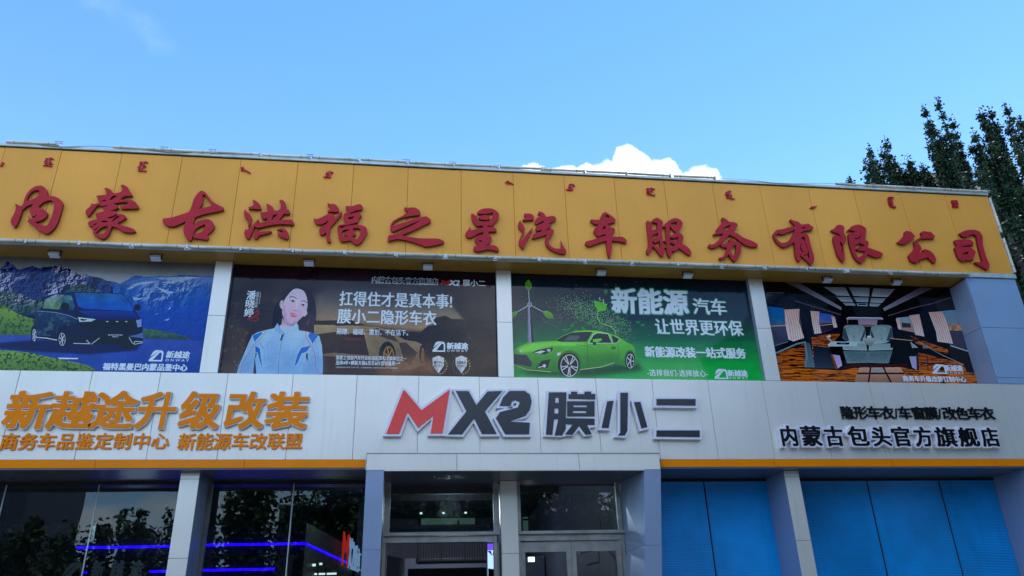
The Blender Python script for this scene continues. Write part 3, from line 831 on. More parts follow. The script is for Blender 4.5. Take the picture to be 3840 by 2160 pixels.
BOT = [(-200, -110), (-100, 91), (106, 291), (302, 490), (503, 695), (717, 896), (911, 1092), (1107, 1284), (1303, 1474), (1495, 1662), (1681, 1851), (1858, 2013), (2032, 2188), (2201, 2363), (2371, 2535), (2546, 2699), (2703, 2855), (2880, 3018), (3033, 3160), (3190, 3333), (3343, 3488), (3492, 3632)]
def ytop(x): return 532 + (x / 3703) * 188
def ybot(x): return 905 + x * 0.0365
for a, b in TOP:
    A_, B_ = at(a, ytop(a), -.05), at(b, ytop(b), -.05); dz = rng.uniform(-.006, .006)
    tubelamp((A_[0], -.04, 10.368 + dz), (B_[0], -.04, 10.368 + rng.uniform(-.006, .006)), 1)
    box('bracket', B_[0] + .01, B_[0] + .05, -.06, -.01, 10.336, 10.40, M_['steel'], S)
    if rng.random() < .55:
        mb = MB(); x = B_[0] + .03
        for p_, q_ in (((x - .06, 10.40), (x - .06, 10.44)), ((x - .06, 10.44), (x + .06, 10.44)), ((x + .06, 10.44), (x + .06, 10.40)), ((x - .06, 10.40), (x + .06, 10.40))):
            mb.tube((p_[0], -.03, p_[1]), (q_[0], -.03, q_[1]), .006, n=5)
        mb.build('wire_hook', M_['steel_d'], S)
for a, b in BOT:
    A_, B_ = at(a, ybot(a), -.05), at(b, ybot(b), -.05)
    tubelamp((A_[0], -.07, 8.262 + rng.uniform(-.008, .008)), (B_[0], -.07, 8.262 + rng.uniform(-.008, .008)), 0)
    box('bracket', B_[0] + .012, B_[0] + .055, -.09, -.036, 8.225, 8.30, M_['rail'], S)
    if rng.random() < .4:
        mb = MB(); x = B_[0] + .03
        for k in range(8):
            t0, t1 = k / 8 * 6.283, (k + 1) / 8 * 6.283
            mb.tube((x + .035 * math.cos(t0), -.08, 8.215 + .025 * math.sin(t0)), (x + .035 * math.cos(t1), -.08, 8.215 + .025 * math.sin(t1)), .006, n=5, caps=False)
        mb.build('wire_hook', M_['plate'], S)
tubelamp((12.755, -.04, 10.20), (12.755, -.04, 9.33), 1)
tubelamp((12.755, -.04, 9.18), (12.755, -.04, 8.36), 1)
# loose cable sagging along the top
mb = MB()
for (xa, xb) in ((425, 30), (850, 440), (2690, 3150)):
    pts = []
    A_, B_ = at(xa, ytop(xa), -.04), at(xb, ytop(xb), -.04)
    for k in range(13):
        t = k / 12; pts.append((A_[0] + (B_[0] - A_[0]) * t, -.045, 10.36 + .02 * math.sin(t * 9) - .03 * math.sin(math.pi * t)))
    for p_, q_ in zip(pts[:-1], pts[1:]): mb.tube(p_, q_, .006, n=5, caps=False)
mb.build('loose_cable', M_['steel_d'], S)

# raised brush characters: outlines in (offset, scale) of where they stand
BRUSH = {
'内': (0, 660, 4.6, [[(250,478),(270,530),(262,600),(230,670),(190,745),(185,800),(210,850),(245,888),(275,860),(320,770),(360,660),(385,580),(420,560),(440,530),(500,500),(570,485),(535,540),(510,590),(515,640),(540,690),(590,692),(645,655),(620,690),(560,735),(525,740),(480,680),(500,745),(470,775),(540,820),(640,920),(760,985),(800,997),(870,960),(940,890),(1000,780),(1050,620),(1082,480),(1060,425),(990,370),(900,345),(818,342),(818,280),(790,215),(740,175),(670,165),(590,185),(510,245),(445,335),(410,430),(395,485),(350,520),(300,490)]],
  [[(460,430),(475,370),(530,290),(590,248),(665,240),(680,262),(660,330),(600,380),(520,415)], [(660,540),(700,485),(770,440),(860,415),(905,430),(930,480),(925,560),(900,660),(860,760),(820,835),(775,858),(690,840),(600,795),(700,765),(790,710),(815,650),(790,600),(740,565)]]),
'蒙': (0, 660, 4.6, [[(1795,203),(1860,210),(1920,245),(1955,300),(2080,275),(2105,245),(2105,205),(2075,165),(2110,145),(2170,170),(2215,215),(2230,255),(2260,290),(2280,335),(2220,345),(2160,340),(2100,380),(2065,402),(2150,405),(2260,410),(2330,445),(2370,490),(2388,530),(2370,560),(2200,560),(2100,560),(2065,525),(2150,505),(2225,462),(2180,450),(2080,450),(1950,475),(2000,490),(2045,535),(2040,550),(1890,604),(1990,602),(2030,650),(2100,655),(2160,680),(2178,720),(2100,770),(2020,810),(2100,850),(2220,880),(2310,915),(2340,950),(2300,970),(2140,965),(2080,930),(2000,885),(1930,870),(1905,930),(1870,1010),(1800,1078),(1740,1075),(1640,1030),(1597,985),(1620,940),(1600,930),(1588,900),(1610,865),(1550,862),(1520,840),(1515,800),(1560,770),(1700,735),(1700,722),(1660,705),(1645,650),(1690,630),(1800,605),(1790,580),(1770,545),(1850,515),(1850,497),(1780,520),(1700,495),(1660,520),(1610,590),(1520,698),(1485,670),(1473,610),(1500,570),(1560,520),(1575,500),(1560,465),(1600,480),(1640,480),(1720,455),(1700,440),(1685,400),(1660,337),(1750,330),(1830,322),(1830,280),(1810,235)]],
  [[(1885,412),(1930,355),(1970,338),(2020,350),(1970,375),(1920,410)], [(1740,443),(1800,405),(1838,425),(1800,432)], [(1848,722),(2030,655),(2005,690),(1890,735)], [(1925,775),(1995,705),(2060,685),(2045,710),(1950,780)], [(1740,785),(1790,768),(1850,775),(1860,790),(1800,800)], [(1640,990),(1760,880),(1860,865),(1850,920),(1800,980),(1740,1000)], [(1595,845),(1680,800),(1640,850)], [(1615,930),(1715,865),(1650,935)]]),
'古': (0, 480, 2.6833, [[(1985,660),(2025,628),(2065,645),(2140,740),(2250,800),(2250,825),(2130,850),(2040,870),(1960,900),(1940,985),(1990,940),(2080,915),(2130,935),(2158,985),(2140,1025),(2085,1070),(2098,1100),(2085,1125),(1950,1105),(1937,1080),(1930,1115),(1915,1137),(1885,1120),(1845,1050),(1850,980),(1872,935),(1760,985),(1690,985),(1640,950),(1635,912),(1720,900),(1840,865),(1905,840),(1930,780),(1950,715)]],
  [[(2038,670),(2060,670),(2140,780),(1995,815),(2035,765)], [(1940,1075),(1975,1010),(2060,968),(2065,985),(2030,1040)]]),
'洪': (880, 720, 4.6, [[(305,125),(360,150),(420,195),(450,250),(455,285),(430,298),(330,290),(240,290),(232,262),(300,242),(325,218),(320,180)], [(183,292),(200,335),(250,370),(285,420),(290,480),(270,550),(240,608),(232,600),(237,480),(195,455),(165,410),(157,355),(170,315)],
  [(405,458),(410,490),(380,535),(470,525),(560,510),(550,435),(530,460),(490,465),(455,430),(445,345),(500,350),(570,335),(560,270),(540,200),(600,215),(660,265),(685,318),(740,320),(780,290),(797,240),(795,190),(768,145),(790,130),(840,145),(880,200),(885,290),(930,305),(957,350),(940,380),(850,375),(765,482),(900,475),(970,470),(1000,490),(1022,530),(1015,563),(850,552),(680,560),(520,592),(420,615),(370,610),(345,590),(290,720),(250,800),(215,800),(180,765),(163,700),(190,625),(205,658),(300,585),(350,530)],
  [(415,640),(395,685),(500,680),(620,665),(640,685),(560,715),(440,740),(400,775),(380,815),(340,790),(320,715),(340,675),(380,650)], [(725,655),(770,630),(840,630),(900,665),(935,740),(925,800),(905,815),(800,775),(740,735),(735,712),(830,710),(830,670),(780,655)]], [[(630,495),(665,395),(735,380),(680,455)]]),
'福': (880, 720, 4.6, [[(1600,182),(1640,205),(1720,205),(1775,250),(1800,300),(1785,340),(1610,340),(1600,320),(1655,290),(1640,250),(1605,215)],
  [(1357,450),(1420,465),(1530,420),(1610,375),(1660,368),(1720,400),(1740,440),(1845,325),(1840,385),(1760,490),(1660,600),(1640,680),(1630,760),(1655,820),(1655,865),(1620,865),(1590,840),(1580,760),(1580,690),(1530,730),(1490,740),(1460,700),(1455,640),(1520,590),(1590,545),(1615,480),(1540,540),(1450,560),(1390,530)],
  [(1910,240),(2030,240),(2130,208),(2190,220),(2212,270),(2190,305),(2080,320),(1960,385),(2080,360),(2140,345),(2180,385),(2190,410),(2145,460),(2125,520),(1950,565),(1800,590),(1840,630),(1930,585),(2060,565),(2200,575),(2270,610),(2288,690),(2250,770),(2180,870),(2120,910),(2070,895),(1990,830),(1900,850),(1840,850),(1800,800),(1775,680),(1770,600),(1800,565),(1900,550),(1895,530),(1875,440),(1880,380),(1960,330),(1920,280)]],
  [[(1955,460),(1965,435),(2065,415),(2040,455),(1990,470)], [(1850,740),(1855,680),(1890,655),(1970,645),(1965,665),(1885,700),(1900,745),(1960,765),(1860,780)], [(2045,625),(2120,620),(2170,640),(2165,720),(2110,815),(2070,810),(2030,770),(2090,730),(2080,680),(2050,660)]]),
'之': (1400, 720, 4.6, [[(530,262),(600,270),(700,265),(770,295),(812,345),(805,395),(700,405),(520,435),(420,480),(340,540),(325,570),(380,572),(600,500),(820,430),(920,418),(990,475),(990,520),(900,560),(700,660),(480,745),(700,785),(860,800),(1120,803),(1215,845),(1228,870),(1100,910),(900,940),(860,925),(700,870),(520,820),(380,812),(260,850),(248,830),(260,745),(390,725),(560,635),(700,560),(815,485),(560,590),(340,685),(300,650),(290,590),(310,540),(350,490),(500,410),(560,370),(605,345),(545,300)]], []),
'星': (1400, 720, 4.6, [[(1790,350),(1860,295),(1980,280),(2080,295),(2150,350),(2172,400),(2150,470),(2080,550),(2040,580),(1960,575),(1980,600),(2060,600),(2120,635),(2130,680),(1990,680),(1980,740),(2030,765),(2048,810),(2010,870),(1955,920),(2080,918),(2150,960),(2172,1010),(2150,1025),(2060,1000),(1950,990),(1880,1010),(1800,1025),(1745,1010),(1725,975),(1735,935),(1820,920),(1770,860),(1752,820),(1780,765),(1890,740),(1900,685),(1800,720),(1700,780),(1640,785),(1595,750),(1590,700),(1635,655),(1670,592),(1690,660),(1800,630),(1895,612),(1885,575),(1790,590),(1730,530),(1700,460),(1688,370),(1730,380),(1790,425),(1805,515),(2020,500),(2060,400),(2060,345),(1990,370),(1800,375)],
  [(1812,430),(1860,405),(1960,395),(2010,420),(2018,460),(1990,480),(1890,480),(1830,460)]], [[(1815,840),(1840,832),(1875,838),(1865,865),(1840,858)]]),
'汽': (1920, 760, 4.6, [[(212,187),(320,190),(370,220),(382,260),(372,293),(185,305),(185,290),(245,250),(215,215)], [(150,300),(155,340),(195,385),(220,450),(210,530),(170,590),(148,655),(180,645),(270,520),(360,425),(350,475),(290,600),(230,720),(208,785),(190,788),(150,760),(122,700),(125,640),(180,520),(175,490),(125,440),(107,380),(125,325)],
  [(470,147),(540,175),(580,225),(600,245),(690,227),(750,245),(765,280),(745,305),(640,355),(680,395),(665,420),(570,480),(680,450),(720,475),(722,505),(680,570),(640,620),(632,690),(670,745),(750,790),(835,790),(850,760),(845,650),(880,740),(940,830),(930,870),(900,880),(800,865),(680,815),(600,745),(575,670),(585,590),(605,545),(500,580),(370,620),(345,605),(370,545),(500,495),(510,465),(430,490),(412,455),(420,410),(520,360),(570,315),(520,320),(415,375),(397,330),(410,285),(495,220),(480,205),(450,180)]], []),
'车': (1920, 760, 4.6, [[(1575,175),(1610,160),(1660,185),(1760,260),(1795,300),(1780,335),(1640,365),(1620,376),(1660,372),(1700,415),(1765,440),(1780,480),(1720,550),(1720,585),(1910,590),(1985,650),(1980,690),(1960,695),(1850,665),(1722,655),(1725,780),(1700,930),(1687,960),(1655,900),(1635,780),(1630,655),(1500,690),(1340,750),(1290,735),(1262,700),(1275,670),(1400,635),(1500,600),(1615,570),(1615,540),(1560,555),(1495,582),(1440,545),(1410,490),(1430,440),(1485,390),(1480,375),(1400,355),(1350,305),(1360,287),(1500,295),(1520,285),(1540,220)]], [[(1610,225),(1630,205),(1670,225),(1690,255),(1615,262)], [(1550,465),(1590,400),(1612,395),(1615,450)]]),
'服': (2380, 780, 4.6, [[(220,213),(275,240),(320,195),(380,165),(440,190),(490,240),(480,350),(472,420),(485,560),(515,700),(515,790),(480,840),(440,810),(370,720),(310,660),(280,750),(235,800),(205,770),(210,710),(230,680),(240,600),(225,420),(205,235)],
  [(500,300),(560,240),(640,190),(710,173),(780,195),(825,245),(820,300),(770,390),(755,420),(800,440),(845,490),(830,570),(820,615),(900,660),(970,740),(980,790),(960,812),(900,790),(770,690),(700,735),(640,742),(630,840),(612,852),(570,800),(550,690),(525,680),(525,665),(550,655),(550,590),(505,575),(505,553),(550,545),(540,440),(535,330),(500,330)]],
  [[(290,240),(390,260),(390,365),(295,380),(305,300)], [(305,480),(400,425),(405,480),(350,522),(310,515)], [(310,560),(350,605),(430,570),(438,680),(380,665),(310,630)], [(620,265),(680,240),(725,235),(720,315),(660,295)], [(600,310),(690,400),(720,425),(640,475),(607,480)], [(605,505),(680,515),(755,495),(745,580),(700,565),(605,545)], [(605,600),(650,605),(700,640),(660,665),(605,670)]]),
'务': (2380, 780, 4.6, [[(1500,180),(1515,160),(1580,190),(1640,240),(1700,240),(1770,265),(1778,300),(1740,350),(1690,405),(1780,440),(1880,510),(2000,555),(2090,600),(2135,645),(2120,662),(1980,660),(1850,600),(1740,510),(1635,460),(1560,540),(1500,610),(1400,675),(1320,692),(1275,665),(1275,635),(1295,620),(1340,630),(1420,580),(1490,500),(1530,440),(1355,465),(1360,450),(1420,405),(1415,365),(1450,320),(1520,240)],
  [(1620,550),(1650,525),(1700,540),(1720,580),(1800,585),(1835,630),(1835,740),(1800,840),(1740,920),(1700,905),(1650,850),(1625,795),(1570,850),(1495,890),(1457,870),(1465,850),(1520,840),(1570,780),(1595,680),(1530,675),(1478,640),(1490,620),(1560,610),(1640,580)]],
  [[(1520,375),(1570,320),(1665,287),(1640,330),(1595,378)], [(1650,745),(1690,670),(1730,632),(1750,650),(1745,740),(1720,825),(1680,800)]]),
'有': (2880, 780, 4.6, [[(375,205),(395,187),(440,215),(520,235),(580,285),(700,270),(790,335),(780,360),(740,380),(640,390),(550,425),(590,430),(640,430),(700,475),(730,600),(760,720),(795,830),(790,920),(740,985),(700,940),(560,810),(545,790),(565,870),(562,910),(540,928),(500,890),(470,800),(462,700),(455,585),(430,600),(370,640),(290,672),(230,660),(150,590),(100,510),(95,440),(150,380),(250,365),(380,325),(475,310),(440,275)]],
  [[(145,455),(180,435),(250,455),(340,420),(470,370),(430,460),(360,560),(300,595),(230,600),(150,530),(125,480)], [(575,355),(600,332),(650,328),(640,345)], [(555,530),(590,505),(625,488),(650,600),(700,740),(715,865),(680,860),(620,815),(690,780),(690,720),(650,640),(640,580),(600,545)], [(560,640),(580,600),(570,680),(600,745),(630,740),(600,765),(560,720)]]),
'限': (2880, 780, 4.6, [[(1190,300),(1220,287),(1290,295),(1322,350),(1305,420),(1345,480),(1350,560),(1315,640),(1305,680),(1325,800),(1325,900),(1300,932),(1260,900),(1200,810),(1150,640),(1130,560),(1132,490),(1165,462),(1225,478),(1270,525),(1280,520),(1230,455),(1215,440),(1130,410),(1087,380),(1160,345)],
  [(1370,390),(1440,320),(1540,285),(1620,300),(1690,345),(1695,420),(1670,560),(1710,560),(1738,600),(1720,680),(1840,720),(1960,765),(1990,810),(1880,850),(1790,825),(1725,790),(1690,860),(1640,930),(1600,950),(1540,910),(1480,830),(1430,700),(1400,580),(1390,460),(1410,430),(1460,430),(1540,400),(1500,405),(1430,380)]],
  [[(1240,570),(1290,640),(1280,790),(1255,700)], [(1485,515),(1560,510),(1600,460),(1595,500),(1560,530),(1490,535)], [(1510,640),(1590,600),(1620,630),(1650,620),(1670,660),(1590,665),(1525,700),(1560,730),(1690,745),(1620,820),(1560,850),(1525,790),(1505,700)]]),
'公': (2880, 480, 2.6833, [[(1395,1035),(1440,1045),(1475,1080),(1478,1095),(1400,1155),(1350,1168),(1300,1150),(1345,1110),(1375,1075),(1378,1045)], [(1540,1050),(1560,1038),(1640,1045),(1680,1085),(1672,1112),(1600,1110),(1540,1115),(1505,1140),(1500,1150),(1535,1190),(1550,1215),(1520,1255),(1570,1250),(1560,1225),(1580,1218),(1640,1240),(1675,1280),(1692,1320),(1685,1358),(1665,1355),(1610,1300),(1540,1320),(1490,1358),(1440,1340),(1420,1300),(1420,1275),(1465,1225),(1478,1190),(1470,1145),(1500,1120),(1555,1085)]], []),
'司': (2880, 480, 2.6833, [[(1925,1060),(1990,1030),(2070,1022),(2130,1040),(2160,1090),(2165,1180),(2195,1290),(2228,1370),(2225,1410),(2208,1428),(2150,1395),(2080,1355),(2090,1345),(2150,1350),(2160,1340),(2120,1200),(2100,1090),(2070,1065),(2030,1075),(1995,1095),(1960,1090)], [(1877,1130),(1920,1122),(2030,1120),(2070,1150),(2070,1175),(1990,1182),(1925,1195),(2030,1200),(2085,1235),(2090,1260),(2065,1290),(2070,1328),(1985,1330),(1960,1345),(1920,1310),(1880,1210),(1890,1195),(1905,1185),(1880,1150)]], [[(1955,1265),(2000,1245),(2020,1245),(2000,1275),(1965,1280)]]),
}
def tooth(pts, w=34): return (w, pts)
SMALLW = [
 (140, 560, [(120, [(650,490),(560,850)]), tooth([(440,495),(640,490),(780,460),(880,535)], 40), tooth([(420,580),(600,560)]), tooth([(360,660),(560,640)], 50), tooth([(390,740),(560,740)], 50), tooth([(310,870),(480,850),(740,860)], 44), tooth([(640,700),(730,710),(810,770),(640,805)]), tooth([(620,880),(780,905)], 40)]),
 (480, 580, [(120, [(830,380),(790,560)]), (120, [(780,620),(730,830)]), tooth([(640,395),(800,390)]), tooth([(900,350),(990,400),(1080,420)], 44), tooth([(630,470),(800,460)], 44), tooth([(630,530),(800,535)]), tooth([(620,590),(760,570),(860,580),(970,625),(850,650)]), tooth([(510,650),(730,660)], 40), tooth([(530,705),(700,715)]), tooth([(560,770),(700,790)]), tooth([(530,865),(760,855),(930,895),(990,850)], 44)]),
 (860, 600, [(110, [(740,390),(700,470)]), tooth([(620,400),(780,380)], 40), tooth([(620,470),(780,440)], 40), tooth([(620,540),(900,560),(1020,640),(1150,700)], 50)]),
 (1180, 620, [(120, [(820,330),(810,640)]), tooth([(760,300),(880,350),(1015,395)], 60), tooth([(640,380),(780,385)], 40), tooth([(590,450),(780,435)]), tooth([(640,490),(780,500)]), tooth([(580,570),(780,560)]), tooth([(470,600),(560,640),(860,645)], 40)]),
 (1840, 630, [tooth([(780,790),(940,690),(1080,800)], 50), tooth([(880,830),(1080,800),(1250,880)], 50)]),
 (2080, 660, [(125, [(910,480),(940,750)]), tooth([(770,470),(900,430),(1020,460),(1090,520),(1000,535)], 50), tooth([(760,520),(900,510)], 44), tooth([(750,575),(900,580)], 44), tooth([(770,630),(900,630)]), tooth([(720,690),(900,680)]), tooth([(620,705),(720,750),(990,765)], 40)]),
 (2380, 680, [(120, [(810,380),(850,650)]), tooth([(640,385),(820,385),(880,350),(1000,400),(1105,430)], 40), tooth([(650,440),(800,440)], 40), tooth([(660,490),(880,490),(1000,540),(900,545)], 40), tooth([(670,535),(800,540)], 40), tooth([(640,600),(800,580)], 40), tooth([(670,675),(860,700),(1000,750),(1125,730)], 44)]),
 (2660, 690, [(110, [(1070,390),(1110,700)]), tooth([(990,400),(1080,365),(1180,400),(1170,440)], 44), tooth([(900,445),(1060,450)], 44), tooth([(910,500),(1060,500)], 40), tooth([(870,560),(1050,545)], 40), tooth([(930,605),(1100,590),(1240,620),(1230,665),(1080,660),(940,655)]), tooth([(1060,705),(1160,705)]), tooth([(940,730),(1120,740),(1280,800),(1390,785)], 44)]),
 (2960, 720, [tooth([(1180,800),(1380,790),(1500,750)], 46), tooth([(1130,860),(1330,860),(1420,820)], 46)]),
 (3270, 710, [(90, [(1060,480),(1150,950)]), tooth([(865,435),(1020,410),(1150,440),(1185,490),(900,500),(860,530),(1000,580)], 34), tooth([(865,640),(1060,620)], 40), tooth([(890,690),(1060,680)], 40), tooth([(930,740),(1080,740)], 40), tooth([(920,800),(1090,800)], 40), tooth([(940,870),(1110,870)], 40), tooth([(990,930),(1130,960),(1250,990),(1310,960),(1200,915)], 38)]),
 (3520, 720, [(100, [(850,460),(950,760)]), tooth([(690,475),(860,450),(1020,490),(1010,550),(880,560)], 44), tooth([(700,545),(860,545)], 44), tooth([(720,590),(900,600),(1060,610)], 44), tooth([(720,630),(800,670),(940,680),(1050,690),(1050,640)], 40), tooth([(760,715),(900,715)], 44), tooth([(740,770),(900,770),(1080,790),(1060,825),(970,825)], 40), tooth([(780,820),(880,810)], 34)]),
 (-60, 560, [(90, [(990,700),(930,900)]), tooth([(870,900),(960,760),(1080,720)], 60)]),
]
def grow(P, d):
    "move every edge of a closed outline outwards by d (mitred, clamped)"
    P = [np.array(p, float) for p in P]; n = len(P)
    area = sum(P[i][0] * P[(i + 1) % n][1] - P[(i + 1) % n][0] * P[i][1] for i in range(n))
    sg = 1 if area > 0 else -1
    out = []
    for i in range(n):
        a, b, c = P[i - 1], P[i], P[(i + 1) % n]
        e1 = (b - a) / np.linalg.norm(b - a); e2 = (c - b) / np.linalg.norm(c - b)
        n1 = np.array([e1[1], -e1[0]]) * sg; n2 = np.array([e2[1], -e2[0]]) * sg
        m = n1 + n2; l = np.linalg.norm(m)
        if l < .2: out += [tuple(b + n1 * d), tuple(b + n2 * d)]; continue
        m /= l; k = d / max(.35, float(np.dot(m, n1)))
        out.append(tuple(b + m * min(k, d * 1.7)))
    return out
def inside(p, P):
    c = False; n = len(P)
    for i in range(n):
        (x0, y0), (x1, y1) = P[i], P[(i + 1) % n]
        if (y0 > p[1]) != (y1 > p[1]) and p[0] < (x1 - x0) * (p[1] - y0) / (y1 - y0) + x0: c = not c
    return c
MXL = [
 ('tall red letter M', 'red_m', [[(205,428),(325,122),(338,122),(455,262),(650,118),(656,122),(605,425),(520,425),(540,300),(432,388),(357,275),(297,428)]], [], None),
 ('dark letter X with pale border', 'navy', [[(700,125),(790,125),(845,225),(925,128),(1030,125),(905,270),(990,430),(885,430),(830,320),(745,432),(645,432),(775,270)]], [], None),
 ('dark numeral 2 with pale border', 'navy', [[(1010,230),(1035,170),(1080,125),(1190,125),(1225,150),(1238,200),(1225,260),(1195,300),(1080,342),(1225,350),(1220,432),(1050,432),(985,318),(1012,275),(1140,242),(1155,205),(1125,190),(1098,198),(1088,232)]], [], None),
 ('dark character with many strokes and pale border', 'navy', [[(1360,135),(1485,135),(1480,395),(1455,440),(1402,440),(1427,325),(1397,325),(1385,435),(1340,435)], [(1500,148),(1518,148),(1518,130),(1560,130),(1562,148),(1612,148),(1615,130),(1660,130),(1660,146),(1690,146),(1690,185),(1500,180)], [(1490,198),(1685,198),(1685,305),(1490,305)], [(1475,318),(1685,322),(1685,365),(1630,365),(1665,430),(1620,435),(1575,372),(1530,435),(1475,432),(1530,362),(1475,360)]],
  [[(1405,172),(1430,172),(1430,210),(1405,210)], [(1400,248),(1428,248),(1428,285),(1400,285)], [(1535,226),(1630,226),(1630,240),(1535,240)], [(1530,266),(1626,266),(1626,282),(1530,282)]],
  [[(1348,122),(1495,128),(1505,118),(1570,118),(1575,134),(1603,134),(1610,118),(1672,118),(1676,134),(1700,137),(1697,310),(1697,380),(1650,385),(1676,438),(1610,446),(1575,400),(1535,444),(1490,440),(1450,452),(1325,446),(1350,135)]]),
 ('dark three-stroke character with pale border', 'navy', [[(1775,198),(1820,195),(1785,388),(1735,385)], [(1868,138),(1922,138),(1918,405),(1900,440),(1852,440),(1868,420)], [(1965,205),(2010,202),(2060,380),(2018,390)]], [], None),
 ('dark character of two level bars with pale border', 'navy', [[(2125,182),(2402,182),(2402,228),(2125,225)], [(2125,405),(2432,405),(2432,452),(2125,448)]], [], None),
]

BRUSHN = '内蒙古洪福之星汽车服务有限公司'
YL = -0.015
for ch in BRUSHN:
    ox, oy, s_, outs, holes = BRUSH[ch]
    polys = []
    for P in outs + holes:
        Q = smooth_poly([(at(ox + x / s_, oy + y / s_, -.07)[0], at(ox + x / s_, oy + y / s_, -.07)[2]) for x, y in P])
        polys.append(Q)
    v_, f_ = poly_geo(polys, YL, .055)
    o = meshobj('brush_letter', v_, f_, M_['red_l'], S)
    o['label'] = 'dark red brush-style character ' + ch
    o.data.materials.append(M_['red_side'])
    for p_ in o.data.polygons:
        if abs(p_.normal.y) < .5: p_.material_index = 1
# small traditional-script words: bold spine with side strokes
def stroke_word(ox, oy, strokes, s_=14.4875):
    polys = []
    mb = MB()
    for k, (w, pts) in enumerate(strokes):
        yy = -.015 - .002 * (k % 5)
        P = [at(ox + x / s_, oy + y / s_, -.03) for x, y in pts]
        L, R_ = [], []
        for i, p_ in enumerate(P):
            a_ = P[max(0, i - 1)]; b_ = P[min(len(P) - 1, i + 1)]
            dx, dz = b_[0] - a_[0], b_[2] - a_[2]; l_ = math.hypot(dx, dz) + 1e-9
            ww = w / s_ / 2 * .0052 * (0.6 if i in (0, len(P) - 1) and len(P) > 2 else 1)
            L.append((p_[0] - dz / l_ * ww, p_[2] + dx / l_ * ww)); R_.append((p_[0] + dz / l_ * ww, p_[2] - dx / l_ * ww))
        ring = L + R_[::-1]
        n_ = len(ring)
        v2 = [(x, yy - .022, z) for x, z in ring] + [(x, yy + .02, z) for x, z in ring]
        h = len(L)
        f2 = [(i, i + 1, n_ - 2 - i, n_ - 1 - i) for i in range(h - 1)] + [(i, (i + 1) % n_, n_ + (i + 1) % n_, n_ + i) for i in range(n_)]
        mb.add((v2, f2))
    return mb
for (ox, oy, st) in SMALLW:
    o = stroke_word(ox, oy, st).build('script_word', M_['red_s'], S)

# ================================================================== floodlights under the sign
FL = [(184.5, 937.7), (570, 950), (1153.8, 971), (1606, 985.7), (2263.6, 1011), (2590.7, 1022.8), (3120, 1040.5), (3382, 1049.8)]
FLAB = ['floodlight above the mountain poster, leftmost in view', 'floodlight above the dark van poster near its right pillar', 'floodlight above the head of the woman poster',
        'floodlight above the headline of the woman poster', 'floodlight above the middle of the green car poster', 'floodlight above the right part of the green car poster',
        'floodlight above the left roof panels of the cabin poster', 'rightmost floodlight, above the right side of the cabin poster']
for (px, py), lab in zip(FL, FLAB):
    p_ = atz(px, py, 8.13)
    F = empty('floodlight', (p_[0], .22, 8.236), lab, 'floodlight', 'floodlights under the gold sign')
    a_ = math.radians(-16)
    h = box('housing', p_[0] - .095, p_[0] + .095, .14, .27, 8.135, 8.165, M_['lampb'], F, rx=a_, bev=.006)
    h2 = box('lens', p_[0] - .088, p_[0] + .088, .145, .262, 8.120, 8.132, M_['lamp'], F, rx=a_, bev=.004)
    g_ = MB()
    for i in range(6):
        for j in range(4):
            x = p_[0] - .070 + i * .028; y = .160 + j * .027
            g_.box(x - .010, x + .010, y - .009, y + .009, 8.108, 8.114)
    o = g_.build('led_cell', M_['plate'], F)
    o.data.transform(Matrix.Translation((0, .205, 8.13 - 8.236 + .0)) @ Matrix.Rotation(a_, 4, 'X') @ Matrix.Translation((0, -.205, 8.236 - 8.13)))
    for sx in (-1, 1):
        box('bracket', p_[0] + sx * .102 - .004, p_[0] + sx * .102 + .004, .19, .23, 8.13, 8.236, M_['dark'], F)

# ================================================================== channel-letter signs on the white fascia
def rowcells(s, px0, px1, py0, py1, Y, widths=None):
    "evenly pitched cells between two photo corners; rows level"
    l, r = at(px0, (py0 + py1) / 2, Y), at(px1, (py0 + py1) / 2, Y)
    zt = (at(px0, py0, Y)[2] + at(px1, py0, Y)[2]) / 2; zb = (at(px0, py1, Y)[2] + at(px1, py1, Y)[2]) / 2
    return l[0], r[0], zb, zt
ord_word = ['first', 'second', 'third', 'fourth', 'fifth', 'sixth', 'seventh', 'eighth', 'ninth', 'tenth', 'eleventh', 'twelfth', 'thirteenth']
def zr(o, s_, x, y): return (o[0] + x / s_, o[1] + y / s_)
def cells(o, s_, spans, yt, yb, Y):
    "spans: (char, x0, x1) in zoom units, yt/yb: (left,right) rows"
    out = []
    x_a, x_b = spans[0][1], spans[-1][2]
    for ch, x0, x1 in spans:
        t = ((x0 + x1) / 2 - x_a) / (x_b - x_a)
        y0 = yt[0] + (yt[1] - yt[0]) * t; y1 = yb[0] + (yb[1] - yb[0]) * t
        ym = (y0 + y1) / 2
        a_ = at(*zr(o, s_, x0, ym), Y); b_ = at(*zr(o, s_, x1, ym), Y); xm = (x0 + x1) / 2
        out.append((ch, a_[0], b_[0], at(*zr(o, s_, xm, y1), Y)[2], at(*zr(o, s_, xm, y0), Y)[2]))
    return out
# orange headline
OS = empty('orange_headline_sign', (-4.6, 0, 5.2), 'large orange channel letters with bright edges on the white fascia, above the smaller orange line', 'channel letters')
o_, s_ = (0, 1380), 1.9815
for ch, X0, X1, Z0, Z1 in cells(o_, s_, [('新', 40, 365), ('越', 375, 690), ('途', 690, 1000), ('升', 1025, 1300), ('级', 1345, 1630), ('改', 1680, 1960), ('装', 1985, 2285)], (178, 183), (455, 450), -.08):
    L_ = sub('channel_letter', OS); L_['label'] = 'large orange character ' + ch
    meshobj('letter_edge', *char_geo(ch, X0, X1, Z0, Z1, -.005, .055, .040, .06, ref=.050, plate=True), M_['edge'], L_)
    meshobj('letter_face', *char_geo(ch, X0, X1, Z0, Z1, -.061, .010, .023, .06, ref=.050), M_['orange_l'], L_)
OS2 = empty('orange_subtitle_sign', (-4.6, 0, 4.7), 'row of small flat orange characters just above the orange strip', 'lettering')
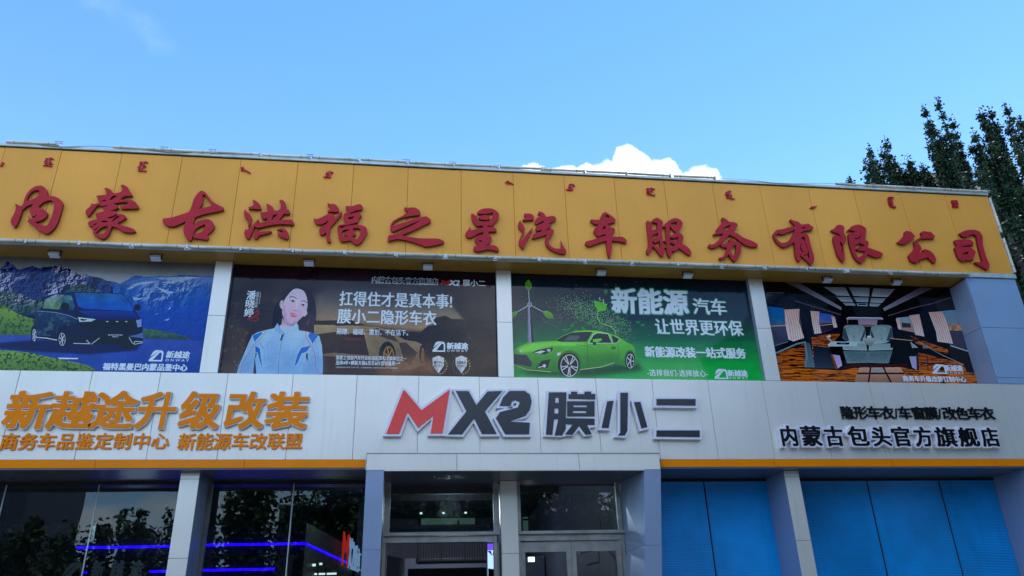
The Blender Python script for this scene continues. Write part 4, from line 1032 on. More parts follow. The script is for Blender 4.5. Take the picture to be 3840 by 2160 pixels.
for spans in ([(c, 5 + 140.6 * i, 5 + 140.6 * i + 122) for i, c in enumerate('商务车品鉴定制中心')], [(c, 1328 + 133.0 * i, 1328 + 133.0 * i + 118) for i, c in enumerate('新能源车改联盟')]):
    for ch, X0, X1, Z0, Z1 in cells(o_, s_, spans, (490, 488), (610, 600), -.03):
        o = meshobj('letter', *char_geo(ch, X0, X1, Z0, Z1, -.004, .022, .020, .03), M_['orange_l'], OS2)
# centre brand sign
MX = empty('brand_sign', (2.2, 0, 5.1), 'red, dark and pale-edged channel lettering above the entrance portal', 'channel letters')
for nm, mface, outs, holes, plate in MXL:
    L_ = sub('channel_letter', MX); L_['label'] = nm
    f = lambda P: [(at(1340 + x / 1.894, 1400 + y / 1.894, -.10)[0], at(1340 + x / 1.894, 1400 + y / 1.894, -.10)[2]) for x, y in P]
    fo = [f(P) for P in outs]; fh = [f(P) for P in holes]
    if plate: pl = [f(P) for P in plate]
    else: pl = [grow(P, .042) for P in fo]
    for P in pl: meshobj('letter_plate', *poly_geo([P], -.005, .085), M_['plate'], L_)
    for k, P in enumerate(fo):
        hs = [h for h in fh if inside(h[0], P)]
        meshobj('letter_face', *poly_geo([P] + hs, -.0905 - .0004 * k, .012), M_[mface], L_)
# black line, right
R1 = empty('black_subtitle_sign', (9.5, 0, 5.2), 'thin black characters with two slashes on the right of the white fascia', 'lettering')
o_, s_ = (2700, 1400), 2.2596
sp = [('隐', 1030, 1130), ('形', 1143, 1248), ('车', 1256, 1360), ('衣', 1367, 1472), ('/', 1482, 1508), ('车', 1518, 1622), ('窗', 1632, 1736), ('膜', 1743, 1847), ('/', 1852, 1878), ('改', 1892, 1996), ('色', 2003, 2107), ('车', 2110, 2212), ('衣', 2217, 2322)]
for ch, X0, X1, Z0, Z1 in cells(o_, s_, sp, (281, 292), (386, 392), -.03):
    meshobj('letter', *char_geo(ch, X0, X1, Z0, Z1, -.004, .025, .018), M_['black'], R1)
R2 = empty('black_headline_sign', (9.2, 0, 4.8), 'bold black channel letters with pale outlines on the right of the white fascia', 'channel letters')
sp = [(c, a_, b_) for c, (a_, b_) in zip('内蒙古包头官方旗舰店', ((506, 664), (684, 868), (884, 1048), (1082, 1262), (1282, 1450), (1452, 1622), (1642, 1802), (1824, 2006), (2018, 2192), (2212, 2368)))]
for ch, X0, X1, Z0, Z1 in cells(o_, s_, sp, (443, 462), (622, 628), -.11):
    L_ = sub('channel_letter', R2); L_['label'] = 'black outlined character ' + ch
    meshobj('letter_plate', *char_geo(ch, X0, X1, Z0, Z1, -.005, .10, .088, ref=.085, plate=True), M_['plate'], L_)
    meshobj('letter_face', *char_geo(ch, X0, X1, Z0, Z1, -.106, .010, .024, ref=.085), M_['black'], L_)
# small tap fitting on the ledge
tp = at(3541, 1441, -.02)
mb = MB(); mb.tube((tp[0], -.03, 5.90), (tp[0], .05, 5.90), .02); mb.tube((tp[0] - .03, -.02, 5.93), (tp[0] + .03, -.02, 5.93), .008)
o = mb.build('hose_fitting', M_['navy']); o['label'] = 'tiny dark hose fitting on the ledge below the cabin poster'; o['category'] = 'fitting'

# ================================================================== printed posters
YP = 0.53
ILL = np.array([.58, .68, .86])          # light falling on the recessed posters, to get from the look of a print to its ink
def vnoise(H, W, sc, octv=4, seed=0, ax=1.0):
    r_ = np.random.RandomState(seed); out = np.zeros((H, W)); amp = 1; tot = 0
    for o in range(octv):
        gh, gw = max(2, int(H / sc * ax) + 2), max(2, int(W / sc) + 2)
        g = r_.rand(gh, gw)
        yy = np.linspace(0, gh - 1.001, H); xx = np.linspace(0, gw - 1.001, W)
        y0 = yy.astype(int); x0 = xx.astype(int); fy = (yy - y0)[:, None]; fx = (xx - x0)[None]
        fy = fy * fy * (3 - 2 * fy); fx = fx * fx * (3 - 2 * fx)
        a = g[y0][:, x0]; b = g[y0][:, x0 + 1]; c = g[y0 + 1][:, x0]; d = g[y0 + 1][:, x0 + 1]
        out += amp * ((a * (1 - fx) + b * fx) * (1 - fy) + (c * (1 - fx) + d * fx) * fy)
        tot += amp; amp *= .55; sc = max(2, sc / 2)
    return out / tot
class Art:
    def __init__(s, X0, X1, Z0=5.90, Z1=8.234, W=1500):
        s.X0, s.X1, s.Z0, s.Z1, s.W = X0, X1, Z0, Z1, W
        s.H = int(W * (Z1 - Z0) / (X1 - X0)); s.im = np.zeros((s.H, s.W, 3)); s.sd = 1
    def z(s, ox, oy, sc): s.o = (ox, oy, sc); return s
    def m(s, P):
        out = []
        for x, y in P:
            p = at(s.o[0] + x / s.o[2], s.o[1] + y / s.o[2], YP)
            out.append(((p[0] - s.X0) / (s.X1 - s.X0) * s.W, (s.Z1 - p[2]) / (s.Z1 - s.Z0) * s.H))
        return np.array(out)
    def mask(s, Q):
        x0, y0 = np.floor(Q.min(0)).astype(int); x1, y1 = np.ceil(Q.max(0)).astype(int)
        x0, y0 = max(x0, 0), max(y0, 0); x1, y1 = min(x1, s.W), min(y1, s.H)
        if x1 <= x0 or y1 <= y0: return None
        Y, X = np.mgrid[y0:y1, x0:x1] + .5
        c = np.zeros(X.shape, bool); n = len(Q)
        for i in range(n):
            xa, ya = Q[i]; xb, yb = Q[(i + 1) % n]
            if ya == yb: continue
            c ^= ((ya > Y) != (yb > Y)) & (X < (xb - xa) * (Y - ya) / (yb - ya) + xa)
        return (y0, y1, x0, x1), c.astype(float)
    def rock(s, P, dark, mid, light, nsc=60, k=9.0, a=1.0, tilt=.6, seed=1, snow=.5):
        Q = s.m(P); r = s.mask(Q)
        if r is None: return
        (y0, y1, x0, x1), m_ = r
        n = vnoise(y1 - y0, x1 - x0, nsc, 6, seed); n = 1 - np.abs(n * 2 - 1)
        g = (np.roll(n, -2, 1) - np.roll(n, 2, 1)) * 1.0 + (np.roll(n, -2, 0) - np.roll(n, 2, 0)) * tilt
        t = np.clip(.42 + g * k, 0, 1)[..., None]
        n2_ = vnoise(y1 - y0, x1 - x0, nsc * 2.2, 4, seed + 7)[..., None]
        col = np.where(t < .5, np.array(dark, float) * (1 - 2 * t) + np.array(mid, float) * 2 * t, np.array(mid, float) * (2 - 2 * t) + (np.array(light, float) * np.clip((n2_ - snow) * 8 + .5, 0, 1) + np.array(mid, float) * 1.15 * (1 - np.clip((n2_ - snow) * 8 + .5, 0, 1))) * (2 * t - 1))
        m_ = (m_ * a)[..., None]; s.im[y0:y1, x0:x1] = s.im[y0:y1, x0:x1] * (1 - m_) + col * m_
    def poly(s, P, c, c2=None, a=1.0, nz=0, nc=None, nsc=40, smooth=False, blur=0, hor=False, ax=1.0, thr=None):
        Q = s.m(smooth_poly(P, 3) if smooth else P)
        r = s.mask(Q)
        if r is None: return
        (y0, y1, x0, x1), k = r
        if blur:
            pad = blur * 2
            Y0, Y1, X0, X1 = max(0, y0 - pad), min(s.H, y1 + pad), max(0, x0 - pad), min(s.W, x1 + pad)
            kk = np.zeros((Y1 - Y0, X1 - X0)); kk[y0 - Y0:y1 - Y0, x0 - X0:x1 - X0] = k
            for _ in range(2):
                for axx in (0, 1):
                    cs = np.cumsum(np.concatenate([np.zeros_like(np.take(kk, [0], axx)), kk], axx), axx)
                    n_ = kk.shape[axx]; i1 = np.minimum(np.arange(n_) + blur, n_ - 1) + 1; i0 = np.maximum(np.arange(n_) - blur, 0)
                    kk = (np.take(cs, i1, axx) - np.take(cs, i0, axx)) / (2 * blur + 1)
            k = kk; y0, y1, x0, x1 = Y0, Y1, X0, X1
        col = np.ones(k.shape + (3,)) * np.array(c, float)
        if c2 is not None:
            if hor: t = ((np.arange(x0, x1) - Q[:, 0].min()) / np.ptp(Q[:, 0]))[None, :, None]
            else: t = ((np.arange(y0, y1) - Q[:, 1].min()) / np.ptp(Q[:, 1]))[:, None, None]
            t = np.clip(t, 0, 1); col = col * (1 - t) + np.array(c2, float) * t
        if nz:
            s.sd += 1
            n = vnoise(k.shape[0], k.shape[1], nsc, 5, s.sd, ax)
            if nc is not None:
                w = np.clip((n - (thr or .5)) * 6, 0, 1)[..., None] * nz; col = col * (1 - w) + np.array(nc, float) * w
            else: col = col * (1 + (n[..., None] - .5) * 2 * nz)
        k = (k * a)[..., None]
        s.im[y0:y1, x0:x1] = s.im[y0:y1, x0:x1] * (1 - k) + col * k
    def rect(s, x0, y0, x1, y1, *a, **k): s.poly([(x0, y0), (x1, y0), (x1, y1), (x0, y1)], *a, **k)
    def ell(s, cx, cy, rx, ry, c, **k): s.poly([(cx + rx * math.cos(t), cy + ry * math.sin(t)) for t in np.linspace(0, 6.283, 29)[:-1]], c, **k)
    def line(s, P, w, c, **k):
        for (xa, ya), (xb, yb) in zip(P[:-1], P[1:]):
            l = math.hypot(xb - xa, yb - ya) + 1e-9; nx, ny = -(yb - ya) / l * w / 2, (xb - xa) / l * w / 2
            ex, ey = (xb - xa) / l * w * .3, (yb - ya) / l * w * .3
            s.poly([(xa + nx - ex, ya + ny - ey), (xb + nx + ex, yb + ny + ey), (xb - nx + ex, yb - ny + ey), (xa - nx - ex, ya - ny - ey)], c, **k)
    def mirror_noise(s): pass
    def finish(s, name, par):
        im = bpy.data.images.new(name, s.W, s.H, alpha=False)
        s.im *= (1 + .08 * (vnoise(s.H, s.W, 7, 2, 91) - .5) + .10 * (vnoise(s.H, s.W, 40, 4, 92) - .5))[..., None]
        bl = s.im.copy()
        for ax_ in (0, 1): bl = (bl + np.roll(bl, 3, ax_) + np.roll(bl, -3, ax_)) / 3
        s.im = s.im + .5 * (s.im - bl)
        lin = s2l(np.clip(s.im, 0, 255)); lu_ = lin.mean(2, keepdims=True); lin = np.clip(lu_ + (lin - lu_) * 1.12 - .016, 0, 1) / ILL
        rgb = l2s(np.clip(lin, .0005, .86))
        buf = np.ones((s.H, s.W, 4), np.float32); buf[..., :3] = rgb[::-1]
        im.pixels.foreach_set(buf.ravel()); im.update(); im.pack()
        m = bpy.data.materials.new(name); m.use_nodes = True
        nt = m.node_tree; b = nt.nodes['Principled BSDF']
        t = nt.nodes.new('ShaderNodeTexImage'); t.image = im; t.extension = 'EXTEND'
        nt.links.new(t.outputs[0], b.inputs['Base Color'])
        b.inputs['Roughness'].default_value = .05; b.inputs['Specular IOR Level'].default_value = .38
        geo = nt.nodes.new('ShaderNodeNewGeometry'); n = nt.nodes.new('ShaderNodeTexNoise'); n.inputs['Scale'].default_value = 1.1
        nt.links.new(geo.outputs['Position'], n.inputs['Vector'])
        bp = nt.nodes.new('ShaderNodeBump'); bp.inputs['Distance'].default_value = .004; bp.inputs['Strength'].default_value = 1
        nt.links.new(n.outputs['Fac'], bp.inputs['Height']); nt.links.new(bp.outputs[0], b.inputs['Normal'])
        me = bpy.data.meshes.new('print')
        w = wloc(par)
        me.from_pydata([(x - w.x, YP - w.y, z - w.z) for x, z in ((s.X0, s.Z0), (s.X1, s.Z0), (s.X1, s.Z1), (s.X0, s.Z1))], [], [(0, 1, 2, 3)])
        uv = me.uv_layers.new(name='UVMap')
        for i, c in enumerate(((0, 0), (1, 0), (1, 1), (0, 1))): uv.data[i].uv = c
        me.materials.append(m)
        link('print', me, par)
        box('backing_board', s.X0, s.X1, YP + .004, YP + .03, s.Z0, s.Z1, M_['dark'], par)
def ptext(A, par, s, x0, x1, y0, y1, m='text', off=.012, shear=0.0, dy=.004, parent_mb=None):
    "printed line: zoom box of the line at its left and right end (y0/y1 given as (top_left, top_right), (bottom_left, bottom_right))"
    o, sc = A.o[:2], A.o[2]
    ym = (y0[0] + y0[1] + y1[0] + y1[1]) / 4
    f = lambda x, y: at(o[0] + x / sc, o[1] + y / sc, YP)
    Xa = f(x0, (y0[0] + y1[0]) / 2)[0]; Xb = f(x1, (y0[1] + y1[1]) / 2)[0]
    Zt = (f(x0, y0[0])[2] + f(x1, y0[1])[2]) / 2; Zb = (f(x0, y1[0])[2] + f(x1, y1[1])[2]) / 2
    g = line_geo(s, Xa, Xb, Zb, Zt, YP - dy, off, shear)
    o_ = meshobj('lettering', g[0], g[1], M_[m], par)
    if abs(y1[0] - y0[0]) / sc < 18 or len(s) > 12: o_['kind'] = 'stuff'
    return o_
def plogo(A, par, x0, y0, x1, y1, m='text'):
    o, sc = A.o[:2], A.o[2]
    f = lambda x, y: at(o[0] + x / sc, o[1] + y / sc, YP)
    a_, b_ = f(x0, y1), f(x1, y0)
    g = poly_geo(logo_polys(a_[0], b_[0], a_[2], b_[2]), YP - .003, .002)
    meshobj('emblem', g[0], g[1], M_[m], par)

# ---------- poster 1: dark van before mountains
A = Art(-8.6, -3.56).z(0, 940, 2.6833)
P1 = empty('billboard', (-6, YP, 5.9), 'poster of a dark van on a mountain road, leftmost in the upper row', 'billboard', 'billboards between the upper pillars')
A.rect(-1500, -50, 2400, 370, (34, 44, 56), (175, 185, 200), nz=.10, nsc=260)
LM = [(-1500, 260), (-1100, 160), (-700, 250), (-400, 200), (0, 180), (45, 140), (75, 100), (100, 125), (130, 140), (170, 180), (200, 190), (240, 175), (270, 170), (300, 158), (330, 150), (365, 168), (400, 178), (440, 160), (480, 165), (520, 148), (550, 150), (585, 160), (620, 152), (650, 172), (690, 170), (720, 200), (760, 215), (790, 238), (820, 240), (860, 228), (895, 250), (930, 260), (1000, 270), (1070, 300), (1150, 312), (1230, 340), (1290, 480), (1290, 640), (-1500, 660)]
A.rock(LM, (16, 18, 48), (48, 56, 104), (176, 178, 212), 95, 16, seed=21, snow=.50)
A.poly(LM, (60, 80, 150), (40, 60, 110), a=.22)
A.rock([(-1500, 400), (0, 400), (200, 430), (330, 500), (470, 480), (560, 440), (640, 400), (740, 340), (820, 330), (900, 360), (1100, 470), (1200, 620), (-1500, 640)], (24, 34, 44), (58, 84, 70), (150, 160, 170), 60, 14, .75, seed=31, snow=.60)
RM = [(1130, 345), (1210, 330), (1290, 290), (1330, 262), (1370, 248), (1430, 256), (1500, 262), (1600, 255), (1700, 258), (1800, 246), (1900, 245), (2050, 252), (2400, 250), (2400, 950), (1200, 950)]
A.poly(RM, (76, 108, 172), (36, 66, 152)); A.rock(RM, (34, 58, 130), (52, 86, 168), (170, 192, 222), 150, 14, .62, seed=41, snow=.56)
A.poly([(1200, 520), (2400, 480), (2400, 950), (1200, 950)], (40, 74, 168), (34, 58, 140), a=.62, blur=26)
for P in ([(1270, 395), (1330, 342), (1400, 320), (1480, 312), (1600, 300), (1540, 322), (1440, 336), (1380, 352), (1330, 380)], [(1560, 350), (1600, 372), (1680, 398), (1760, 420), (1715, 432), (1700, 470), (1680, 430), (1610, 400)], [(1620, 322), (1700, 306), (1800, 290), (1960, 262), (1920, 290), (1860, 300), (1830, 326), (1800, 306), (1740, 335)], [(1330, 460), (1400, 478), (1470, 470), (1420, 492), (1350, 500)], [(1560, 272), (1700, 268), (1900, 262), (2040, 275), (1900, 282), (1760, 296), (1640, 290)], [(1650, 700), (1710, 675), (1690, 705)], [(1690, 590), (1720, 560), (1712, 590)], [(1560, 640), (1600, 626), (1575, 642)]):
    A.poly(P, (170, 190, 220), a=.75, nz=.5, nc=(80, 112, 176), nsc=9, thr=.5, blur=1)
A.poly([(1100, 300), (1700, 262), (2400, 250), (2400, 300), (1700, 330), (1200, 350)], (150, 170, 205), a=.30, blur=16)
A.poly([(-1500, 500), (0, 530), (60, 560), (160, 625), (260, 665), (350, 690), (320, 850), (-1500, 860)], (112, 146, 74), (66, 96, 54), nz=.8, nc=(40, 62, 40), nsc=12, thr=.52)
A.poly([(1420, 785), (1550, 790), (1750, 830), (1900, 872), (1930, 902), (1430, 890)], (66, 98, 74), (52, 70, 80), nz=.3, nsc=20)
A.poly([(-1500, 845), (300, 850), (1430, 885), (2100, 912), (2400, 915), (2400, 1300), (-1500, 1300)], (62, 78, 158), (42, 66, 150), nz=.12, nsc=90)
A.poly([(-1500, 960), (0, 930), (320, 905), (1430, 900), (1380, 1002), (900, 1042), (500, 1022), (200, 1000), (0, 980)], (18, 26, 66), a=.92, blur=5)
A.poly([(-1500, 1000), (0, 1000), (150, 1008), (330, 1030), (450, 1060), (600, 1092), (800, 1130), (900, 1160), (985, 1220), (985, 1300), (-1500, 1300)], (112, 146, 70), (60, 90, 46), nz=.85, nc=(34, 58, 32), nsc=9, thr=.5)
A.poly([(575, 1075), (790, 1080), (780, 1092), (600, 1091)], (185, 195, 225))
A.poly([(440, 480), (480, 450), (560, 430), (740, 412), (900, 418), (1200, 430), (1265, 455), (1335, 560), (1400, 660), (1430, 720), (1440, 900), (1430, 940), (1370, 962), (1340, 992), (1250, 996), (1215, 945), (700, 938), (640, 978), (600, 966), (575, 908), (370, 892), (345, 925), (315, 918), (305, 830), (320, 770), (360, 720), (355, 640), (410, 590), (430, 560)], (34, 44, 92), (16, 20, 44), nz=.15, nsc=60)
A.poly([(370, 600), (600, 620), (740, 670), (780, 720), (700, 760), (640, 745), (590, 780), (560, 860), (380, 850), (345, 740)], (48, 66, 96), (26, 36, 66), nz=.7, nc=(84, 108, 120), nsc=24, a=.85)
A.poly([(750, 425), (900, 425), (1200, 436), (1265, 462), (1345, 590), (1335, 606), (850, 586), (785, 556)], (58, 92, 150), (34, 82, 182), nz=.2, nsc=50)
A.poly([(455, 492), (560, 440), (640, 445), (598, 592), (430, 578)], (104, 128, 146), (84, 116, 88), nz=.4, nsc=26)
A.poly([(642, 452), (718, 450), (752, 560), (735, 600), (625, 592), (615, 540)], (74, 118, 128), (40, 60, 90), nz=.4, nsc=20)
A.poly([(790, 602), (1340, 612), (1420, 690), (980, 692), (850, 645)], (44, 62, 142), (28, 34, 84))
A.poly([(950, 700), (1352, 700), (1382, 760), (1352, 832), (960, 842), (800, 770), (800, 722)], (14, 16, 42))
A.poly([(930, 850), (1300, 852), (1262, 938), (950, 938)], (12, 14, 34))
A.poly([(785, 670), (965, 690), (920, 712), (800, 716)], (150, 176, 215)); A.poly([(810, 684), (880, 692), (850, 706), (812, 704)], (22, 30, 66))
A.poly([(1370, 700), (1422, 690), (1424, 762), (1385, 772)], (104, 138, 190))
A.poly([(1360, 850), (1436, 826), (1440, 880), (1290, 862)], (92, 118, 180), a=.8)
for P in ([(740, 934), (905, 936), (870, 902)], [(920, 940), (1000, 880)], [(1300, 875), (1340, 945), (1436, 925)], [(1340, 945), (1360, 912), (1430, 916)]): A.line(P, 7, (140, 160, 205))
for x in (1080, 1178, 1270): A.line([(x - 10, 712), (x + 10, 714)], 7, (190, 200, 225))
for cx, cy, rx, ry in ((345, 850, 34, 82), (625, 892, 52, 86)):
    A.ell(cx, cy, rx, ry, (12, 14, 26)); A.ell(cx, cy, rx * .66, ry * .78, (120, 132, 168)); A.ell(cx, cy, rx * .56, ry * .66, (40, 48, 74))
    for k in range(6):
        t = k * math.pi / 3 + .3; A.line([(cx, cy), (cx + rx * .6 * math.cos(t), cy + ry * .7 * math.sin(t))], 8, (150, 162, 196))
A.ell(1290, 962, 72, 34, (10, 11, 24))
A.ell(655, 566, 46, 44, (16, 20, 44)); A.ell(1382, 572, 34, 34, (18, 20, 50)); A.line([(362, 872), (470, 880), (572, 900)], 9, (150, 164, 200))
A.line([(372, 606), (560, 622), (700, 655), (780, 690)], 5, (110, 130, 160))
A.finish('poster_mountain_van', P1)
plogo(A, P1, 1495, 1003, 1652, 1114)
ptext(A, P1, '新越途', 1675, 1908, (1014, 1018), (1080, 1084), off=.025, shear=.05)
ptext(A, P1, 'O N W A Y', 1665, 1900, (1090, 1092), (1114, 1118), off=.012)
ptext(A, P1, '福特黑曼巴内蒙品鉴中心', 1036, 1886, (1134, 1146), (1202, 1212), off=.03)
ptext(A, P1, 'BLACK MAMBA', 1090, 1235, (842, 842), (856, 856), off=.004); ptext(A, P1, '黑曼巴', 1128, 1190, (860, 860), (872, 872), off=.0)

# ---------- poster 2: woman in a racing jacket
A = Art(-3.42, 1.78).z(800, 940, 2.3)
P2 = empty('billboard', (-1, YP, 5.9), 'dark brown poster of a woman in a pale blue racing jacket with white slogans', 'billboard', 'billboards between the upper pillars')
A.rect(-100, 0, 2700, 1200, (38, 36, 46), (58, 44, 36), nz=.18, nsc=200)
A.poly([(880, 380), (1000, 330), (1500, 330), (2050, 430), (2100, 520), (2180, 560), (2120, 640), (1900, 700), (1700, 690), (1500, 670), (1300, 640), (870, 620)], (74, 84, 98), (140, 122, 98), nz=.15, nsc=120, blur=14)
A.poly([(870, 240), (1300, 240), (1800, 300), (2100, 420), (1700, 470), (1400, 440), (900, 430)], (58, 58, 70), a=.7, blur=40)
A.poly([(1600, 740), (1700, 700), (1790, 700), (1850, 650), (1900, 640), (1910, 580), (2000, 560), (2060, 590), (2130, 590), (2300, 640), (2440, 700), (2440, 1080), (1700, 1080)], (34, 30, 36), (50, 40, 36), nz=.4, nc=(70, 64, 66), nsc=18, thr=.6, blur=2)
A.poly([(2040, 440), (2200, 400), (2440, 420), (2440, 640), (2250, 640), (2150, 580), (2090, 500)], (36, 34, 42), nz=.3, nsc=20, blur=8)
A.poly([(60, 560), (240, 640), (300, 690), (280, 840), (200, 1080), (40, 1080)], (70, 60, 54), nz=.7, nc=(128, 116, 98), nsc=20, thr=.6, blur=10, a=.8)
A.poly([(120, 380), (600, 380), (560, 620), (400, 700), (160, 640)], (54, 52, 58), nz=.5, nc=(96, 90, 84), nsc=24, thr=.62, a=.6, blur=16)
A.poly([(870, 640), (1050, 642), (1300, 650), (1420, 660), (1520, 690), (1650, 770), (1750, 785), (1805, 810), (1830, 900), (1822, 985), (1700, 1030), (1560, 1050), (1500, 965), (1050, 915), (870, 900)], (132, 120, 98), (88, 74, 58), nz=.15, nsc=60)
A.poly([(870, 604), (1180, 598), (1306, 638), (1060, 650), (1045, 642), (870, 640)], (30, 28, 32))
A.poly([(880, 722), (1050, 700), (1300, 722), (1345, 905), (1040, 880), (880, 900)], (46, 34, 34), nz=.3, nsc=30)
A.poly([(1320, 700), (1410, 664), (1560, 740), (1600, 790), (1500, 760)], (64, 58, 54))
A.poly([(1600, 795), (1660, 790), (1760, 880), (1700, 990), (1650, 960)], (60, 50, 44))
A.poly([(1130, 748), (1300, 756), (1290, 778), (1130, 770)], (120, 56, 44), blur=4, a=.6)
A.ell(1500, 905, 74, 122, (24, 20, 20)); A.ell(1512, 918, 50, 96, (120, 92, 48)); A.ell(1512, 918, 38, 80, (52, 40, 28))
for k in range(7): A.line([(1512, 918), (1512 + 46 * math.cos(k * .9), 918 + 90 * math.sin(k * .9))], 7, (150, 116, 62))
A.ell(1802, 895, 26, 84, (22, 19, 20)); A.ell(1806, 900, 15, 64, (110, 82, 44))
A.poly([(1400, 1000), (1600, 960), (1750, 900), (1900, 930), (2000, 1000), (1900, 1090), (1400, 1090)], (126, 92, 66), a=.65, nz=.2, nsc=40, blur=26)
A.rect(1400, 180, 2460, 330, (30, 29, 38), a=.35, blur=30)
A.z(880, 1040, 3.9167)
A.poly([(700, 240), (770, 175), (880, 148), (980, 142), (1060, 165), (1130, 230), (1172, 330), (1196, 480), (1192, 600), (1160, 720), (1100, 792), (960, 792), (930, 700), (1000, 560), (1060, 420)], (36, 30, 48), (46, 36, 54), nz=.2, nsc=26, smooth=True)
A.poly([(760, 190), (660, 320), (620, 370), (575, 470), (556, 600), (556, 720), (630, 700), (700, 650), (722, 560), (700, 440), (760, 300), (900, 200)], (32, 28, 44), nz=.2, nsc=26, smooth=True)
A.poly([(700, 600), (760, 640), (840, 680), (930, 640), (910, 700), (870, 722), (760, 745), (650, 716), (690, 690)], (150, 126, 158), (190, 176, 206))
A.poly([(905, 165), (1000, 190), (1050, 265), (1069, 360), (1066, 440), (1042, 520), (1002, 570), (930, 642), (850, 688), (790, 685), (742, 640), (706, 560), (697, 480), (712, 400), (740, 320), (790, 250), (840, 195)], (204, 190, 218), (176, 158, 196), smooth=True)
A.poly([(700, 480), (712, 400), (745, 420), (735, 520), (760, 620), (800, 676), (742, 640), (706, 560)], (148, 124, 160), a=.6, blur=6, smooth=True)
A.poly([(690, 335), (716, 345), (708, 462), (682, 462), (658, 400), (668, 360)], (186, 168, 200), smooth=True)
A.poly([(1058, 488), (1066, 530), (1032, 576), (1002, 572), (1030, 530)], (190, 172, 204), smooth=True)
A.poly([(742, 640), (790, 685), (850, 688), (930, 642), (905, 700), (840, 716), (770, 700)], (120, 98, 130), a=.7, blur=5)
A.line([(805, 296), (835, 284), (870, 288), (915, 318)], 11, (76, 60, 82)); A.line([(982, 350), (1020, 344), (1066, 372)], 11, (76, 60, 82))
for cx, cy, w in ((850, 350, 40), (1000, 407, 36)):
    A.ell(cx, cy + 1, w, 15, (214, 204, 226)); A.ell(cx + 4, cy + 1, 15, 16, (34, 26, 40)); A.line([(cx - w, cy + 2), (cx - w / 2, cy - 13), (cx + w / 3, cy - 12), (cx + w, cy + 8)], 7, (52, 38, 58))
A.line([(905, 370), (895, 430), (870, 475)], 8, (170, 146, 182), a=.6); A.line([(868, 478), (880, 490), (905, 492), (935, 492)], 8, (134, 100, 130))
A.poly([(880, 300), (930, 320), (915, 470), (890, 470), (900, 380)], (222, 212, 232), a=.6, blur=5)
A.poly([(803, 526), (835, 518), (862, 526), (880, 530), (918, 566), (885, 590), (838, 582)], (196, 106, 118), smooth=True); A.line([(812, 534), (860, 548), (908, 566)], 5, (238, 228, 236))
A.poly([(1080, 560), (1100, 640), (1060, 700), (1050, 690), (1085, 620)], (110, 90, 160), a=.7, blur=3)
A.poly([(28, 1420), (60, 1300), (118, 1170), (200, 975), (260, 850), (330, 812), (440, 780), (580, 748), (612, 700), (630, 668), (652, 716), (760, 742), (868, 716), (900, 668), (932, 700), (942, 780), (1050, 792), (1160, 830), (1242, 862), (1280, 1000), (1296, 1200), (1290, 1480), (28, 1480)], (150, 184, 228), (122, 164, 212), nz=.05, nsc=60)
A.poly([(612, 700), (630, 668), (652, 716), (680, 800), (735, 830), (700, 850), (620, 800), (590, 770)], (128, 162, 214)); A.line([(652, 716), (668, 770), (735, 828)], 5, (40, 50, 76))
A.poly([(440, 1000), (640, 900), (900, 900), (900, 1420), (470, 1420)], (132, 172, 220), a=.5, blur=30)
A.poly([(265, 850), (400, 800), (408, 822), (290, 948)], (26, 104, 190)); A.poly([(1078, 862), (1110, 800), (1228, 852), (1145, 972)], (26, 104, 190))
A.poly([(302, 1004), (370, 1048), (386, 1200), (402, 1308), (378, 1262), (340, 1110), (306, 1090)], (30, 100, 186)); A.poly([(1116, 1004), (1062, 1086), (980, 1122), (922, 1262), (880, 1298), (922, 1140), (980, 1032)], (30, 100, 186))
A.line([(456, 784), (400, 880), (300, 970), (200, 1130), (108, 1280), (96, 1370), (70, 1420)], 8, (186, 74, 92)); A.line([(1046, 790), (1038, 860), (1112, 992), (1152, 1062), (1192, 1200), (1190, 1330), (1256, 1425)], 8, (186, 74, 92))
A.line([(728, 830), (690, 932), (662, 1100), (642, 1300), (640, 1440)], 5, (62, 74, 104)); A.poly([(690, 842), (724, 834), (690, 930), (664, 928)], (52, 50, 74))
A.poly([(310, 1100), (326, 1122), (300, 1200), (322, 1440), (268, 1440), (290, 1210)], (42, 38, 52)); A.poly([(1056, 1100), (1076, 1130), (1072, 1240), (1044, 1172)], (46, 38, 58))
for k in range(26):
    t = k / 25; x = 730 + 440 * t
    A.line([(1010 + 60 * t, 165 + 40 * t), (1078 + 80 * t, 330), (1080 + 100 * t, 560), (1000 + 160 * t, 770 - 60 * t)], 3, (64, 54, 78) if k % 3 else (24, 20, 34), a=.35)
for k in range(10): A.line([(800 - 14 * k, 180 + 6 * k), (700 - 10 * k, 330), (640 - 6 * k, 480), (600 + 8 * k, 690)], 3, (60, 50, 74) if k % 2 else (22, 18, 32), a=.4)
for P, c in (([(60, 1300), (150, 1180), (250, 1120), (300, 1200), (260, 1420), (60, 1420)], (104, 142, 196)), ([(470, 1100), (640, 1000), (650, 1420), (470, 1420)], (112, 150, 204)), ([(700, 1150), (900, 1080), (880, 1420), (690, 1420)], (108, 146, 200)), ([(1080, 1180), (1290, 1150), (1290, 1420), (1060, 1420)], (106, 144, 200)), ([(600, 800), (720, 860), (700, 960), (560, 900)], (120, 158, 210)), ([(820, 800), (1020, 830), (980, 960), (780, 900)], (164, 198, 236)), ([(330, 850), (560, 800), (600, 900), (380, 960)], (162, 196, 236))):
    A.poly(P, c, a=.5, blur=22)
